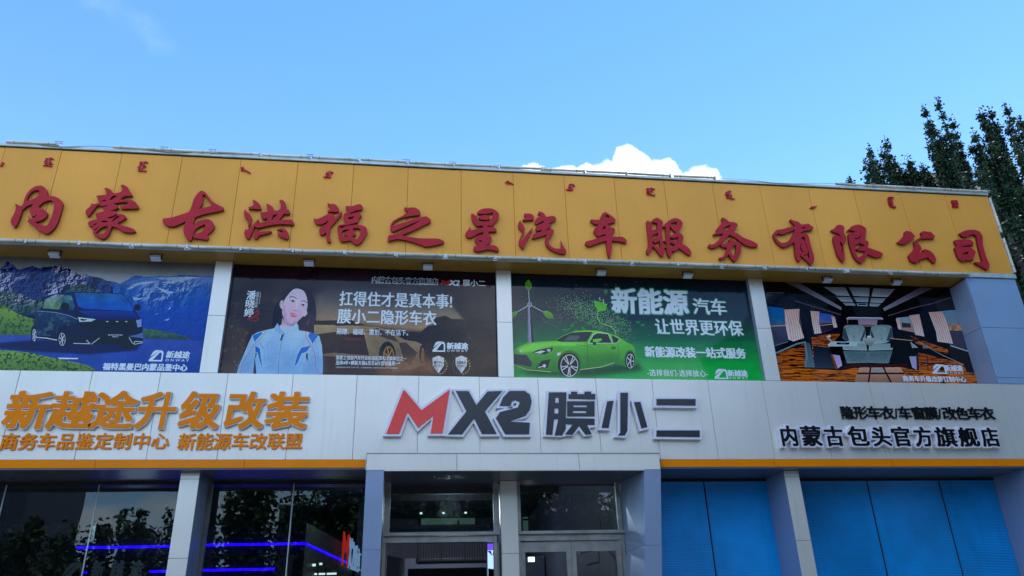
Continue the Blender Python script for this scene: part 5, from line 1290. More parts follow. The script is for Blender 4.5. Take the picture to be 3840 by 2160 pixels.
for P in ([(330, 900), (520, 960)], [(560, 860), (480, 1000), (500, 1200)], [(800, 930), (940, 900)], [(1180, 900), (1230, 1100), (1220, 1300)], [(130, 1200), (190, 1210)], [(100, 1290), (180, 1300)], [(1150, 1150), (1230, 1180)], [(440, 1330), (560, 1300)], [(740, 1300), (860, 1280)], [(360, 940), (430, 1060), (460, 1280)], [(980, 990), (880, 1080), (810, 1300)], [(340, 1120), (350, 1300)], [(180, 1180), (240, 1140)], [(150, 1260), (230, 1240)], [(1140, 1300), (1200, 1270)], [(1000, 1180), (950, 1320)]): A.line(P, 6, (104, 140, 196), a=.6)
for P in ([(210, 600), (280, 520), (340, 500), (360, 540), (300, 560)], [(190, 620), (260, 580), (340, 590), (360, 610), (300, 640), (220, 625)], [(300, 500), (350, 490)], [(240, 610), (330, 560), (355, 500)]): A.line(P, 7, (196, 52, 48))
A.z(800, 940, 2.3)
for cx in (1941, 2139):
    A.poly([(cx - 50, 925), (cx, 905), (cx + 50, 925), (cx + 48, 990), (cx, 1060), (cx - 48, 990)], (188, 196, 210), (150, 158, 172)); A.poly([(cx, 905), (cx + 50, 925), (cx + 48, 990), (cx, 1060)], (206, 212, 224), a=.6)
    for sg in (-1, 1):
        for k in range(9):
            t = 1.9 - k * .33; x, y = cx + sg * 70 * math.cos(t - .5), 990 + 72 * math.sin(t - .5)
            A.poly([(x - 6, y + 8), (x + sg * 12, y - 9), (x + sg * 4, y + 8)], (178, 150, 96))
A.finish('poster_woman', P2)
ptext(A, P2, '扛得住才是真本事!', 1090, 2058, (352, 386), (474, 500), off=.018)
ptext(A, P2, '膜小二隐形车衣', 1072, 1922, (506, 530), (626, 646), off=.018)
ptext(A, P2, '剐蹭、磕碰、擦划，不在话下。', 1066, 1680, (674, 684), (724, 732), off=.012)
ptext(A, P2, '国家工信部汽车行业标准起草和主编单位之一', 1060, 1668, (906, 914), (942, 948), off=.008)
ptext(A, P2, '连续4年+蝉联天猫&京东&抖音销量第一*', 1056, 1612, (950, 956), (988, 990), off=.008)
ptext(A, P2, '*工业和信息化部工信厅科【2018】73号文，以上数据来源于膜小二天猫&京东&抖音平台2019-2023年销售数据。', 1052, 1590, (1000, 1008), (1012, 1019), off=.0)
A_l = A
for s_i, (x0, x1, y0, y1) in zip('潘晓婷', ((290, 366, 350, 422), (280, 356, 426, 494), (268, 346, 500, 570))):
    ptext(A, P2, s_i, x0, x1, (y0, y0), (y1, y1), off=.02)
for i, c in enumerate('品牌体验官'): ptext(A, P2, c, 372 - i * 3.6, 396 - i * 3.6, (354 + i * 28, 354 + i * 28), (378 + i * 28, 378 + i * 28), off=.002)
for i, c in enumerate('世界冠军九球天后'): ptext(A, P2, c, 402 - i * 1.6, 413 - i * 1.6, (356 + i * 13.2, 356 + i * 13.2), (368 + i * 13.2, 368 + i * 13.2), off=.002)
ptext(A, P2, '内蒙古包头官方旗舰店', 1370, 1938, (230, 240), (284, 294), off=.034, dy=.003)
ptext(A, P2, '内蒙古包头官方旗舰店', 1374, 1934, (234, 244), (281, 290), m='textd', off=.008, dy=.006)
ptext(A, P2, 'M', 1968, 2036, (254, 254), (298, 300), m='textr', off=.02, shear=.2); ptext(A, P2, 'X2', 2036, 2126, (254, 256), (300, 304), off=.03, shear=.2)
ptext(A, P2, '膜小二', 2152, 2346, (252, 258), (304, 312), off=.012)
plogo(A, P2, 1890, 785, 2000, 872); ptext(A, P2, '新越途', 2014, 2196, (796, 800), (848, 852), off=.03); ptext(A, P2, 'O N W A Y', 2016, 2192, (854, 856), (872, 874))
for (t1_, t2_, cx) in (('真TPU', '假一罚十', 1941), ('全国售后', '专业施工', 2139)):
    ptext(A, P2, t1_, cx - 42, cx + 42, (952, 952), (978, 978), m='textd', off=.005); ptext(A, P2, t2_, cx - 38, cx + 38, (984, 984), (1006, 1006), m='textd', off=.0)

# ---------- poster 3: green coupe
A = Art(1.88, 7.02).z(1860, 980, 2.5255)
P3 = empty('billboard', (4.4, YP, 5.9), 'green fading poster with a bright green coupe, leaves and a wind turbine', 'billboard', 'billboards between the upper pillars')
A.rect(-100, -50, 2800, 560, (30, 32, 44), (46, 58, 68)); A.rect(-100, 560, 2800, 760, (46, 58, 68), (44, 104, 72)); A.rect(-100, 760, 2800, 960, (44, 104, 72), (48, 150, 76)); A.rect(-100, 960, 2800, 1250, (48, 150, 76), (56, 168, 88))
rr_ = np.random.RandomState(5)
for k in range(1300):
    t = rr_.rand(); cx, cy = 700 + 480 * t, 400 + 260 * t ** 1.5
    x, y = cx + rr_.normal(0, 95), cy + rr_.normal(0, 52)
    if x < 1280 and y < 740:
        q = 2.2 + 1.6 * rr_.rand(); c = (118, 160, 132) if rr_.rand() < .7 else (86, 150, 70)
        A.poly([(x - q, y - q), (x + q, y - q * .6), (x + q, y + q), (x - q * .6, y + q)], c, a=.85)
for k in range(60):
    x, y = rr_.uniform(180, 1500), rr_.uniform(180, 1060); A.ell(x, y, 3.5, 3.5, (150, 175, 165), a=.6)
for P in ([(160, 560), (300, 430), (470, 575), (630, 525), (580, 625), (470, 575), (360, 670)], [(580, 625), (610, 700)], [(630, 525), (760, 470)], [(470, 575), (410, 470)]): A.line(P, 2.5, (70, 110, 90), a=.7)
A.poly([(302, 425), (330, 425), (336, 775), (300, 775)], (96, 104, 136), (150, 160, 190), hor=True); A.poly([(318, 425), (334, 440), (360, 775), (336, 775)], (44, 50, 66))
A.line([(308, 280), (318, 400)], 7, (150, 160, 180)); A.line([(318, 410), (205, 478)], 7, (150, 160, 180)); A.line([(318, 410), (445, 478)], 7, (150, 160, 180))
A.ell(318, 408, 22, 22, (140, 152, 178)); A.ell(318, 408, 12, 12, (50, 60, 84)); A.ell(318, 408, 5, 5, (170, 180, 200))
for P in ([(308, 172), (338, 215), (336, 250), (312, 285), (280, 250), (278, 205)], [(150, 490), (190, 470), (206, 480), (190, 515), (160, 538), (120, 540)], [(443, 478), (480, 468), (530, 495), (552, 538), (500, 545), (462, 515)]):
    A.poly(P, (96, 156, 60), (66, 120, 52), smooth=True); 
for cx, cy, rx, ry in ((1040, 290, 20, 26), (810, 490, 18, 14), (770, 530, 22, 14), (812, 540, 14, 10), (720, 612, 20, 18), (735, 590, 10, 12), (885, 590, 26, 18), (905, 565, 14, 14), (925, 610, 14, 14), (985, 635, 22, 20), (1065, 480, 24, 22), (985, 550, 30, 14), (1160, 542, 20, 26), (1200, 590, 34, 18), (1345, 578, 22, 12), (1390, 606, 24, 14), (820, 628, 14, 12), (660, 655, 26, 16), (690, 645, 16, 10), (760, 655, 24, 12), (830, 645, 24, 14)):
    A.poly([(cx - rx, cy), (cx - rx * .3, cy - ry), (cx + rx, cy - ry * .4), (cx + rx * .4, cy + ry * .8), (cx - rx * .5, cy + ry * .8)], (52, 132, 64), (40, 108, 56), smooth=True)
A.poly([(932, 370), (1052, 405), (1040, 465), (1002, 470), (965, 480), (955, 440), (935, 430)], (92, 176, 62)); A.line([(982, 342), (985, 372)], 7, (170, 190, 190)); A.line([(1015, 358), (1018, 392)], 7, (170, 190, 190))
A.line([(962, 478), (958, 530), (985, 580), (1040, 602), (1090, 618), (1125, 655), (1138, 705)], 7, (112, 188, 74))
A.poly([(180, 1030), (330, 1080), (900, 1095), (1400, 1030), (1340, 960), (800, 1000)], (36, 62, 44), a=.9, blur=14)
A.poly([(170, 1000), (165, 850), (200, 815), (300, 772), (420, 760), (555, 755), (640, 700), (740, 662), (850, 653), (960, 656), (1060, 678), (1160, 715), (1240, 768), (1290, 790), (1312, 820), (1328, 900), (1330, 960), (1300, 1008), (1225, 1000), (1130, 965), (1080, 985), (800, 1030), (790, 1062), (600, 1052), (430, 1046), (300, 1030)], (104, 196, 76), (44, 106, 46))
A.poly([(200, 830), (320, 780), (560, 765), (800, 775), (880, 790), (700, 800), (520, 800), (350, 850), (230, 870)], (128, 214, 92), a=.8, blur=6)
A.poly([(800, 900), (1150, 870), (1180, 920), (1120, 960), (810, 1020)], (58, 118, 50), a=.6, blur=14)
A.poly([(565, 752), (640, 706), (720, 674), (850, 667), (917, 669), (860, 762), (620, 762)], (44, 48, 58)); A.poly([(640, 750), (700, 700), (800, 705), (770, 750)], (92, 100, 110), a=.8, blur=4)
A.poly([(884, 771), (925, 700), (962, 680), (1060, 690), (1098, 771)], (38, 40, 48)); A.poly([(1092, 696), (1168, 737), (1142, 770), (1112, 773)], (38, 40, 48))
A.line([(876, 776), (922, 694), (965, 674), (1060, 684), (1100, 772)], 5, (180, 200, 190)); A.line([(884, 775), (1100, 774), (1146, 772), (1172, 736)], 4, (170, 195, 180))
for P in ([(862, 770), (872, 1020)], [(1146, 772), (1168, 860), (1150, 930), (1100, 985)], [(760, 790), (850, 800), (870, 790)]): A.line(P, 4, (40, 92, 40))
A.line([(800, 1026), (1000, 1000), (1120, 960)], 7, (150, 220, 130)); A.ell(1112, 820, 26, 16, (54, 110, 48)); A.poly([(916, 738), (1000, 730), (1002, 748), (960, 766), (920, 764)], (96, 186, 72)); A.poly([(915, 765), (950, 768), (945, 798), (920, 790)], (40, 44, 50))
A.ell(698, 965, 112, 122, (52, 110, 46)); A.ell(690, 980, 106, 116, (22, 24, 28)); A.ell(695, 988, 84, 106, (172, 184, 188)); A.ell(695, 988, 77, 98, (30, 34, 40))
for k in range(5):
    t = k * 1.2566 + .35
    for d_ in (-.16, .16): A.line([(695, 988), (695 + 76 * math.cos(t + d_), 988 + 97 * math.sin(t + d_))], 9, (168, 182, 192))
A.ell(695, 988, 14, 16, (60, 66, 76))
A.ell(1268, 930, 52, 88, (46, 98, 44)); A.ell(1270, 940, 46, 84, (22, 24, 28)); A.ell(1272, 945, 37, 70, (170, 184, 188)); A.ell(1272, 945, 33, 64, (34, 38, 44))
for k in range(5): A.line([(1272, 945), (1272 + 34 * math.cos(k * 1.2566), 945 + 64 * math.sin(k * 1.2566))], 8, (168, 182, 192))
A.poly([(340, 862), (400, 838), (540, 812), (532, 850), (462, 882), (400, 878)], (34, 38, 46)); A.poly([(360, 864), (430, 845), (470, 850), (420, 874)], (200, 212, 224)); A.ell(500, 842, 18, 14, (150, 166, 184))
A.poly([(375, 1015), (432, 940), (516, 927), (490, 1012)], (40, 44, 50)); A.ell(458, 990, 16, 16, (190, 205, 210)); A.line([(400, 1005), (450, 995)], 8, (180, 195, 205))
A.poly([(170, 878), (290, 885), (342, 960), (336, 1003), (170, 968)], (44, 46, 62)); A.line([(170, 984), (300, 1028), (520, 1046)], 6, (130, 210, 110)); A.poly([(580, 866), (620, 862), (600, 890), (578, 896)], (190, 205, 200))
A.poly([(226, 838), (248, 842), (236, 858)], (190, 210, 190))
A.finish('poster_green_car', P3)
ptext(A, P3, '新能源', 1094, 1820, (262, 280), (498, 506), m='textg', off=.040, shear=.05, dy=.003); ptext(A, P3, '新能源', 1098, 1814, (268, 286), (492, 500), off=.026, shear=.05, dy=.006)
ptext(A, P3, '汽车', 1864, 2182, (356, 364), (502, 512), m='textg', off=.035, dy=.003, shear=.05); ptext(A, P3, '汽车', 1868, 2178, (360, 368), (498, 508), off=.018, dy=.006, shear=.05)
ptext(A, P3, '让世界更环保', 1506, 2338, (552, 566), (694, 710), m='textg', off=.035, dy=.003); ptext(A, P3, '让世界更环保', 1510, 2334, (556, 570), (690, 706), off=.018, dy=.006)
ptext(A, P3, '新能源改装一站式服务', 1412, 2362, (814, 826), (908, 918), off=.030)
ptext(A, P3, '-选择我们-选择放心-', 1432, 2006, (1028, 1034), (1086, 1094), off=.012)
plogo(A, P3, 2070, 1020, 2185, 1114); ptext(A, P3, '新越途', 2194, 2380, (1032, 1036), (1088, 1092), off=.030); ptext(A, P3, 'O N W A Y', 2202, 2384, (1094, 1096), (1114, 1118))

# ---------- poster 4: luxury van cabin
A = Art(7.13, 11.68).z(2780, 1020, 2.6833)
P4 = empty('billboard', (9.4, YP, 5.9), 'poster of a luxury van cabin with two pale quilted seats and wood trim, rightmost', 'billboard', 'billboards between the upper pillars')
A.rect(-100, -50, 2900, 1300, (12, 12, 18), (20, 20, 26), nz=.3, nsc=120)
A.poly([(230, 200), (560, 260), (1000, 420), (980, 640), (700, 640), (640, 1000), (340, 960)], (40, 42, 52), (30, 30, 38), nz=.2, nsc=60)
A.poly([(1450, 420), (2120, 250), (2300, 800), (2300, 950), (1780, 800), (1500, 620)], (36, 36, 44), (26, 26, 34), nz=.2, nsc=60)
for P in ([(830, 150), (1045, 155), (1090, 240), (960, 235)], [(1082, 155), (1288, 160), (1285, 245), (1130, 240)], [(1330, 165), (1545, 172), (1470, 252), (1310, 245)], [(952, 250), (1095, 252), (1125, 300), (1010, 297)], [(1130, 255), (1280, 258), (1275, 302), (1160, 300)], [(1305, 262), (1455, 265), (1415, 310), (1298, 305)], [(1020, 308), (1130, 310), (1150, 338), (1050, 335)], [(1160, 315), (1270, 317), (1268, 342), (1170, 340)], [(1292, 315), (1405, 318), (1375, 345), (1290, 342)]):
    A.poly(P, (108, 122, 142), (150, 164, 186))
A.rect(1180, 320, 1256, 334, (24, 26, 34))
A.poly([(450, 105), (590, 112), (1005, 355), (1005, 382)], (84, 80, 102), (130, 132, 160)); A.poly([(1930, 162), (1800, 155), (1425, 365), (1440, 392)], (84, 80, 102), (130, 132, 160))
for P in ([(540, 290), (700, 340), (1000, 430)], [(1480, 440), (1700, 370), (1900, 320)], [(250, 205), (430, 210)], [(1880, 330), (2100, 260)]): A.line(P, 10, (96, 86, 98), a=.7)
A.poly([(258, 345), (432, 365), (470, 692), (335, 742)], (30, 92, 158), (96, 98, 120)); A.poly([(290, 545), (450, 535), (470, 692), (335, 742)], (72, 74, 96), (54, 60, 84)); A.line([(300, 545), (448, 538)], 8, (170, 150, 140)); A.ell(380, 510, 26, 26, (60, 100, 130))
A.poly([(700, 395), (922, 430), (965, 560), (805, 615)], (52, 92, 190), (110, 92, 96)); A.poly([(788, 520), (950, 510), (962, 560), (808, 612)], (46, 44, 60)); A.line([(790, 540), (950, 520)], 6, (180, 140, 110))
A.poly([(1065, 460), (1420, 465), (1430, 548), (1070, 545)], (116, 116, 158), (160, 128, 132)); A.line([(1062, 470), (1080, 458), (1410, 463), (1424, 475)], 8, (190, 200, 215)); A.line([(1160, 535), (1350, 538)], 14, (90, 70, 80))
A.poly([(1560, 462), (1700, 448), (1750, 560), (1745, 610), (1590, 576)], (112, 150, 178), (150, 120, 112)); A.poly([(1610, 510), (1700, 515), (1710, 560), (1620, 560)], (52, 54, 72))
A.poly([(1955, 400), (2160, 380), (2290, 800), (2110, 742)], (96, 132, 168), (120, 108, 110)); A.poly([(2070, 585), (2225, 590), (2290, 800), (2110, 742)], (60, 62, 82)); A.poly([(2050, 540), (2200, 520), (2220, 590), (2070, 590)], (150, 120, 104), nz=.5, nsc=14)
def curtain(P, n, x0, x1, y0, y1, sl=0.0):
    A.poly(P, (186, 160, 162), (204, 190, 202))
    for i in range(n):
        x = x0 + (x1 - x0) * (i + .5) / n; A.line([(x, y0), (x + sl * .5 + 6, (y0 + y1) / 2), (x + sl, y1)], (x1 - x0) / n * .30, (132, 108, 118), a=.6, blur=1)
curtain([(435, 378), (585, 372), (580, 500), (632, 662), (525, 698), (475, 680), (445, 540)], 6, 440, 580, 380, 680, 52)
curtain([(695, 392), (785, 398), (780, 520), (808, 614), (735, 622), (715, 520)], 4, 700, 782, 396, 612, 26)
curtain([(905, 445), (940, 450), (966, 555), (930, 560)], 2, 906, 940, 450, 555, 26); curtain([(1555, 470), (1590, 462), (1612, 580), (1580, 575)], 2, 1558, 1588, 470, 576, 22)
curtain([(1690, 438), (1790, 425), (1842, 650), (1750, 630), (1725, 520)], 5, 1700, 1790, 432, 640, 48)
curtain([(1885, 405), (2020, 398), (2060, 480), (2130, 722), (1975, 700), (1960, 600)], 6, 1892, 2020, 404, 712, 100)
def wood(P, ax=5.0, c=(132, 76, 48), n=(30, 18, 18)): A.poly(P, c, (168, 98, 56), nz=.95, nc=n, nsc=64, ax=ax * 1.8, thr=.48)
wood([(345, 822), (640, 722), (652, 952), (375, 968)]); wood([(705, 655), (870, 628), (1000, 620), (880, 760), (900, 850), (720, 855)]); wood([(1780, 808), (2235, 925), (2270, 1012), (1790, 1005)]); wood([(1700, 640), (2080, 780), (2080, 830), (1760, 720)], c=(120, 72, 48))
A.poly([(640, 700), (690, 720), (745, 960), (640, 960)], (62, 82, 98), (84, 108, 124)); A.line([(340, 820), (560, 722), (640, 706), (662, 850), (645, 950)], 16, (96, 122, 138))
A.poly([(720, 740), (880, 760), (990, 970), (740, 968)], (34, 36, 48), (52, 62, 76)); A.poly([(905, 830), (990, 840), (1015, 940), (960, 975), (930, 900)], (150, 150, 200), (170, 160, 210)); A.poly([(900, 830), (920, 830), (975, 975), (950, 975)], (120, 70, 50))
A.poly([(1690, 850), (1760, 850), (1765, 985), (1720, 960)], (150, 150, 200)); A.line([(1765, 830), (1772, 1000)], 14, (46, 56, 70)); A.line([(1870, 850), (1880, 1000)], 12, (46, 56, 70))
A.poly([(1060, 930), (1670, 930), (1700, 990), (1000, 990)], (60, 38, 34), nz=.6, nc=(28, 20, 24), nsc=60, ax=5)
wood([(375, 965), (1000, 985), (1190, 958), (1600, 958), (1740, 985), (2350, 1012), (2395, 1135), (395, 1115)], ax=9, c=(190, 110, 62))
A.poly([(1150, 1060), (1190, 962), (1600, 960), (1715, 1125), (1145, 1110)], (176, 146, 134), (128, 100, 90)); 
for P in ([(1300, 962), (1280, 1112)], [(1430, 962), (1510, 1118)], [(1170, 1020), (1640, 1020)]): A.line(P, 18, (52, 36, 34))
A.poly([(1320, 975), (1420, 975), (1440, 1010), (1310, 1010)], (130, 150, 160))
def seat(sg, cx):
    f = lambda P: [(cx + sg * x, y) for x, y in P]
    A.poly(f([(-55, 480), (50, 478), (58, 540), (-55, 542)]), (28, 26, 34), smooth=True)
    A.poly(f([(-95, 560), (-70, 536), (85, 536), (112, 560), (125, 620), (120, 720), (40, 722), (-60, 702), (-105, 660)]), (104, 128, 140), (140, 164, 176), smooth=True)
    A.poly(f([(-98, 570), (-80, 560), (-40, 690), (-70, 700), (-104, 655)]), (60, 74, 88)); A.poly(f([(118, 570), (122, 620), (90, 700), (70, 690)]), (60, 74, 88))
    A.poly(f([(-40, 556), (50, 556), (30, 690), (0, 695)]), (128, 152, 164))
    for k in range(6): A.line(f([(-30 + 6 * k, 560 + 22 * k), (44 - 4 * k, 572 + 22 * k)]), 3, (84, 104, 118)); A.line(f([(44 - 6 * k, 560 + 22 * k), (-30 + 6 * k, 578 + 22 * k)]), 3, (84, 104, 118))
    A.poly(f([(-110, 720), (130, 720), (140, 790), (-100, 784)]), (116, 142, 154), (134, 160, 172), smooth=True); A.poly(f([(-100, 796), (150, 800), (155, 912), (-60, 918)]), (84, 106, 120), (104, 128, 142))
    for k in range(8): A.line(f([(-60 + 24 * k, 815), (-95 + 24 * k + 80, 905)]), 3, (56, 72, 86)); A.line(f([(-20 + 22 * k, 815), (-80 + 22 * k, 905)]), 3, (56, 72, 86))
seat(1, 1125); seat(-1, 1420)
A.poly([(1220, 665), (1350, 665), (1330, 720), (1300, 750), (1245, 720)], (150, 166, 178), (90, 108, 122)); A.ell(1285, 652, 20, 12, (190, 200, 205))
A.poly([(868, 738), (905, 698), (1172, 704), (1165, 748), (880, 748)], (150, 180, 192)); A.poly([(938, 732), (955, 702), (1106, 704), (1092, 736)], (210, 222, 230)); A.poly([(950, 728), (964, 707), (1094, 709), (1082, 731)], (20, 36, 60)); A.ell(1020, 718, 30, 7, (40, 90, 160))
A.poly([(1498, 668), (1722, 690), (1702, 768), (1500, 762)], (14, 16, 20)); A.line([(1498, 668), (1722, 690)], 6, (150, 130, 120)); A.line([(1640, 700), (1660, 870)], 8, (30, 34, 40)); A.poly([(1700, 700), (1780, 760), (1720, 764)], (120, 150, 165))
A.line([(1780, 700), (2010, 830), (2230, 930)], 7, (150, 160, 168), a=.7); A.rect(1826, 730, 1880, 768, (130, 120, 120), a=.8); A.line([(860, 650), (900, 690)], 14, (170, 160, 160)); A.ell(885, 645, 16, 12, (200, 190, 190))
A.line([(2110, 742), (2290, 800)], 9, (150, 170, 185)); A.line([(335, 742), (470, 700)], 8, (84, 110, 130))
A.finish('poster_cabin', P4)
plogo(A, P4, 1925, 930, 2045, 1024); ptext(A, P4, '新越途', 2045, 2226, (938, 944), (994, 1000), off=.030); ptext(A, P4, 'O N W A Y', 2060, 2234, (1004, 1006), (1024, 1028))
ptext(A, P4, '商务车升级改装订制中心', 1625, 2258, (1046, 1056), (1098, 1112), off=.03)

# ================================================================== trees
def poplar(name, x, y, tips, base_x, label, group, leaf=.12, dens=1.0, seed=1, trunk_r=.22, spread=.55, dn=None, photo_tips=0):
    "upright poplar: every tip (X, Z) is the top of one ascending limb"
    rr = np.random.RandomState(seed); r2 = random.Random(seed)
    T = empty(name, (x or 0, y, 0), label, 'tree', group)
    mb = MB()
    if photo_tips:
        t_ = []
        for px_, py_ in tips:
            yy_ = y + r2.uniform(-spread, spread); q_ = at(px_, py_, yy_); t_.append((q_[0], q_[2], yy_))
        tips = t_
        if x is None: x = float(np.mean([q[0] for q in tips])); T.location.x = x
    ztop = max(t[1] for t in tips)
    mb.tube((x, y, 0), (x, y, ztop * .45), trunk_r, trunk_r * .75, n=9)
    mb.tube((x, y, ztop * .45), (x + (tips[0][0] - x) * .3, y, ztop * .8), trunk_r * .75, .06, n=7)
    C_ = []; hk, ok_ = (0.52, .32) if photo_tips else (1.5, 1.0)
    for tt in tips:
        tx, tz = tt[0], tt[1]
        yo = tt[2] if len(tt) > 2 else y + r2.uniform(-spread, spread)
        start = Vector((x + (tx - x) * .15, y, max(2.5, tz * (.30 + .2 * r2.random()))))
        end = Vector((tx, yo, tz)); mid = Vector((x + (tx - x) * .85, yo, tz * .62 + start.z * .2))
        pts = []
        for k in range(25):
            t = k / 24
            pts.append(start * (1 - t) ** 2 + mid * (2 * t * (1 - t)) + end * t * t)
        for k in range(0, 24, 3):
            mb.tube(pts[k], pts[k + 3], .07 * (1 - k / 24) + .012, .07 * (1 - (k + 3) / 24) + .008, n=5, caps=False)
        L = (end - start).length
        # twigs ascending off the limb
        for k in range(int(L * 4.2 * dens)):
            t = r2.random() ** (.6 if photo_tips else .8)
            p = pts[min(23, int(t * 24))]
            h = (hk * (1 - t) ** .8 + .12) * r2.uniform(.5, 1.1)
            ang = r2.random() * 6.283; out = h * r2.uniform(.25, .6) * ok_
            e = p + Vector((math.cos(ang) * out, math.sin(ang) * out, h))
            if e.z > tz: e.z = tz - r2.random() * .15
            nl = int(h / leaf * 3.6 * (1.25 - (.15 if photo_tips else .45) * t)) + 5
            s = rr.rand(nl, 1)
            c = np.array(p) * (1 - s) + np.array(e) * s + rr.normal(0, ((.085 - .03 * t) if photo_tips else leaf * (.95 - .4 * t)), (nl, 3))
            C_.append(c)
        nl = int(10 * dens)
        s = rr.rand(nl, 1) * .5
        C_.append(np.array(end) - s * np.array([0, 0, 1.0]) + rr.normal(0, .06, (nl, 3)))
    mb.build('trunk', M_['bark'], T)
    C = np.concatenate(C_); n = len(C)
    # leaves: kite-shaped, folded, hanging outwards
    a = rr.rand(n) * 6.283; el = rr.uniform(-1.1, .35, n)
    d = np.stack([np.cos(a) * np.cos(el), np.sin(a) * np.cos(el), np.sin(el)], 1)
    up = rr.normal(0, 1, (n, 3)); w = np.cross(d, up); w /= np.linalg.norm(w, axis=1)[:, None] + 1e-9
    ls = (leaf * rr.uniform(.6, 1.15, n))[:, None]
    w0 = C; w1 = C + d * ls * .45 + w * ls * .36; w2 = C + d * ls; w3 = C + d * ls * .45 - w * ls * .36
    V = np.stack([w0, w1, w2, w3], 1).reshape(-1, 3) - np.array([x, y, 0])
    me = bpy.data.meshes.new('crown')
    me.vertices.add(4 * n); me.vertices.foreach_set('co', V.ravel())
    me.loops.add(4 * n); me.loops.foreach_set('vertex_index', np.arange(4 * n))
    me.polygons.add(n); me.polygons.foreach_set('loop_start', np.arange(0, 4 * n, 4)); me.polygons.foreach_set('loop_total', np.full(n, 4))
    me.update(); me.materials.append(M_['leaf_s' if name == 'street_tree' else 'leaf'])
    o = link('crown', me, T)
    return T
def tip(px, py, Y): return (px, py)
TY = 8.0
Z_ = lambda x, y: (3120 + x / 3.578, 340 + y / 3.578)
t1 = [tip(*Z_(x, y), TY) for x, y in ((475, 735), (590, 905), (420, 905), (450, 1155), (560, 980), (640, 1050), (520, 860), (480, 940), (600, 1060), (540, 1080))]
t2 = [tip(*Z_(x, y), TY) for x, y in ((700, 615), (665, 760), (810, 890), (780, 1000), (870, 960), (950, 1020), (720, 800), (700, 940), (740, 880), (830, 1040), (900, 1080))]
t3 = [tip(*Z_(x, y), TY) for x, y in ((1005, 870), (1185, 955), (1240, 1020), (1300, 1080), (1060, 980), (1120, 1080), (1350, 1180), (1030, 940), (1080, 1060), (1190, 1060), (1250, 1100), (960, 1080))]
t0 = [tip(*Z_(x, y), TY) for x, y in ((225, 1150), (190, 1190), (255, 1200))]
t4 = [tip(*Z_(x, y), TY) for x, y in ((1215, 175), (1395, 90), (1590, 345), (1270, 430), (1350, 430), (1280, 640), (1500, 600), (1640, 600), (1730, 800), (1620, 800), (1430, 560), (1540, 480), (1740, 960), (1450, 900), (1340, 760), (1800, 1020), (1380, 900), (1560, 900), (1680, 900), (1480, 760), (1400, 660), (1570, 700))]
for sp_ in ():pass
GT = 'poplars behind the right end of the building'
poplar('poplar_tree', None, TY + 1, t0, 0, 'only a tiny leafy tip showing over the roof edge, left of the other poplars', GT, .12, 2.6, 11, .1, photo_tips=1)
poplar('poplar_tree', None, TY, t1, 0, 'low poplar with two thin spires, left in the row behind the roof', GT, .115, 3.2, 12, photo_tips=1)
poplar('poplar_tree', None, TY + .6, t2, 0, 'poplar with one tall thin spire above the low row', GT, .115, 3.2, 13, photo_tips=1)
poplar('poplar_tree', None, TY + .3, t3, 0, 'low bushy poplar just left of the tall three-pronged poplar', GT, .115, 3.2, 14, photo_tips=1)
poplar('poplar_tree', None, TY, t4, 0, 'tall poplar with three spires above the right sign corner', GT, .115, 3.2, 15, photo_tips=1)
TY2 = 6.0
t5 = [tip(*Z_(x, y), TY2) for x, y in ((1960, 225), (2095, 225), (1880, 520), (1860, 680), (2180, 400), (2020, 800), (1900, 990), (1970, 1120), (2170, 700), (2080, 900), (2230, 620), (2020, 960), (2010, 320), (2060, 400), (2120, 480), (2180, 560), (1960, 640), (2080, 680), (1930, 780), (2000, 880), (2140, 820), (2200, 900), (2240, 780), (2120, 1000))]
t6 = [tip(*Z_(x, y), TY2 - 1) for x, y in ((2305, 160), (2480, 330), (2560, 430), (2330, 420), (2420, 560), (2640, 500), (2700, 620), (2300, 800), (2500, 760), (2600, 900), (2400, 1000), (2750, 800), (2330, 1250), (2560, 1300), (2700, 1200))]
poplar('poplar_tree', None, TY2, t5, 0, 'poplar leaning left beside the right sign corner, in front of the beige house', GT, .11, 3.2, 16, spread=.8, photo_tips=1)
T6 = poplar('poplar_tree', None, TY2 - 1, t6, 0, 'dense dark poplar filling the right edge of the picture', GT, .11, 3.6, 17, spread=1.0, photo_tips=1)
p_ = at(3810, 1050, 3.5)
low = [(p_[0] + dx, p_[2] + dz) for dx, dz in ((0, 0), (.6, .8), (1.2, .2), (-.35, 1.0), (.3, 1.9), (1.0, 2.4), (1.9, 1.4), (1.6, 3.2), (.2, 3.3), (2.4, 2.5), (.5, -1.2), (1.3, -1.0), (-.2, 2.6), (1.0, 4.2), (2.0, 4.4), (.1, 4.5), (2.6, .4))]
poplar('poplar_tree', p_[0] + .8, 3.8, low, 0, 'leafy poplar close behind the right end wall of the building', GT, .11, 3.0, 18, spread=1.0)
# beige house far behind
hx0 = at(3690, 665, 30)[0]; hz = at(3520, 690, 30)[2]
H = empty('distant_house', (hx0, 33, 0), 'beige building whose roofline shows between the poplars', 'building')
a_ = at(3515, 705, 30); b_ = at(3850, 705, 30); zt_ = at(3700, 697, 30)[2]
box('wall', a_[0] + 1.2, b_[0] + 12, 30, 40, 0, zt_, M_['beige'], H)
box('parapet', a_[0] + 1.0, b_[0] + 12.2, 29.8, 40.2, zt_, zt_ + .35, M_['roomc'], H)
box('roof_turret', a_[0] - 1.0, a_[0] + 1.6, 29.6, 31.6, 0, zt_ + .5, M_['beige'], H)
prism('turret_roof', [(29.4, zt_ + .5), (31.8, zt_ + .5), (30.6, zt_ + 1.1)], a_[0] - 1.2, a_[0] + 1.8, M_['roomc'], H)
for i in range(2): box('window', a_[0] - .3 + i * .7, a_[0] + .1 + i * .7, 29.58, 29.6, zt_ - 1.0, zt_ - .1, M_['dark'], H)

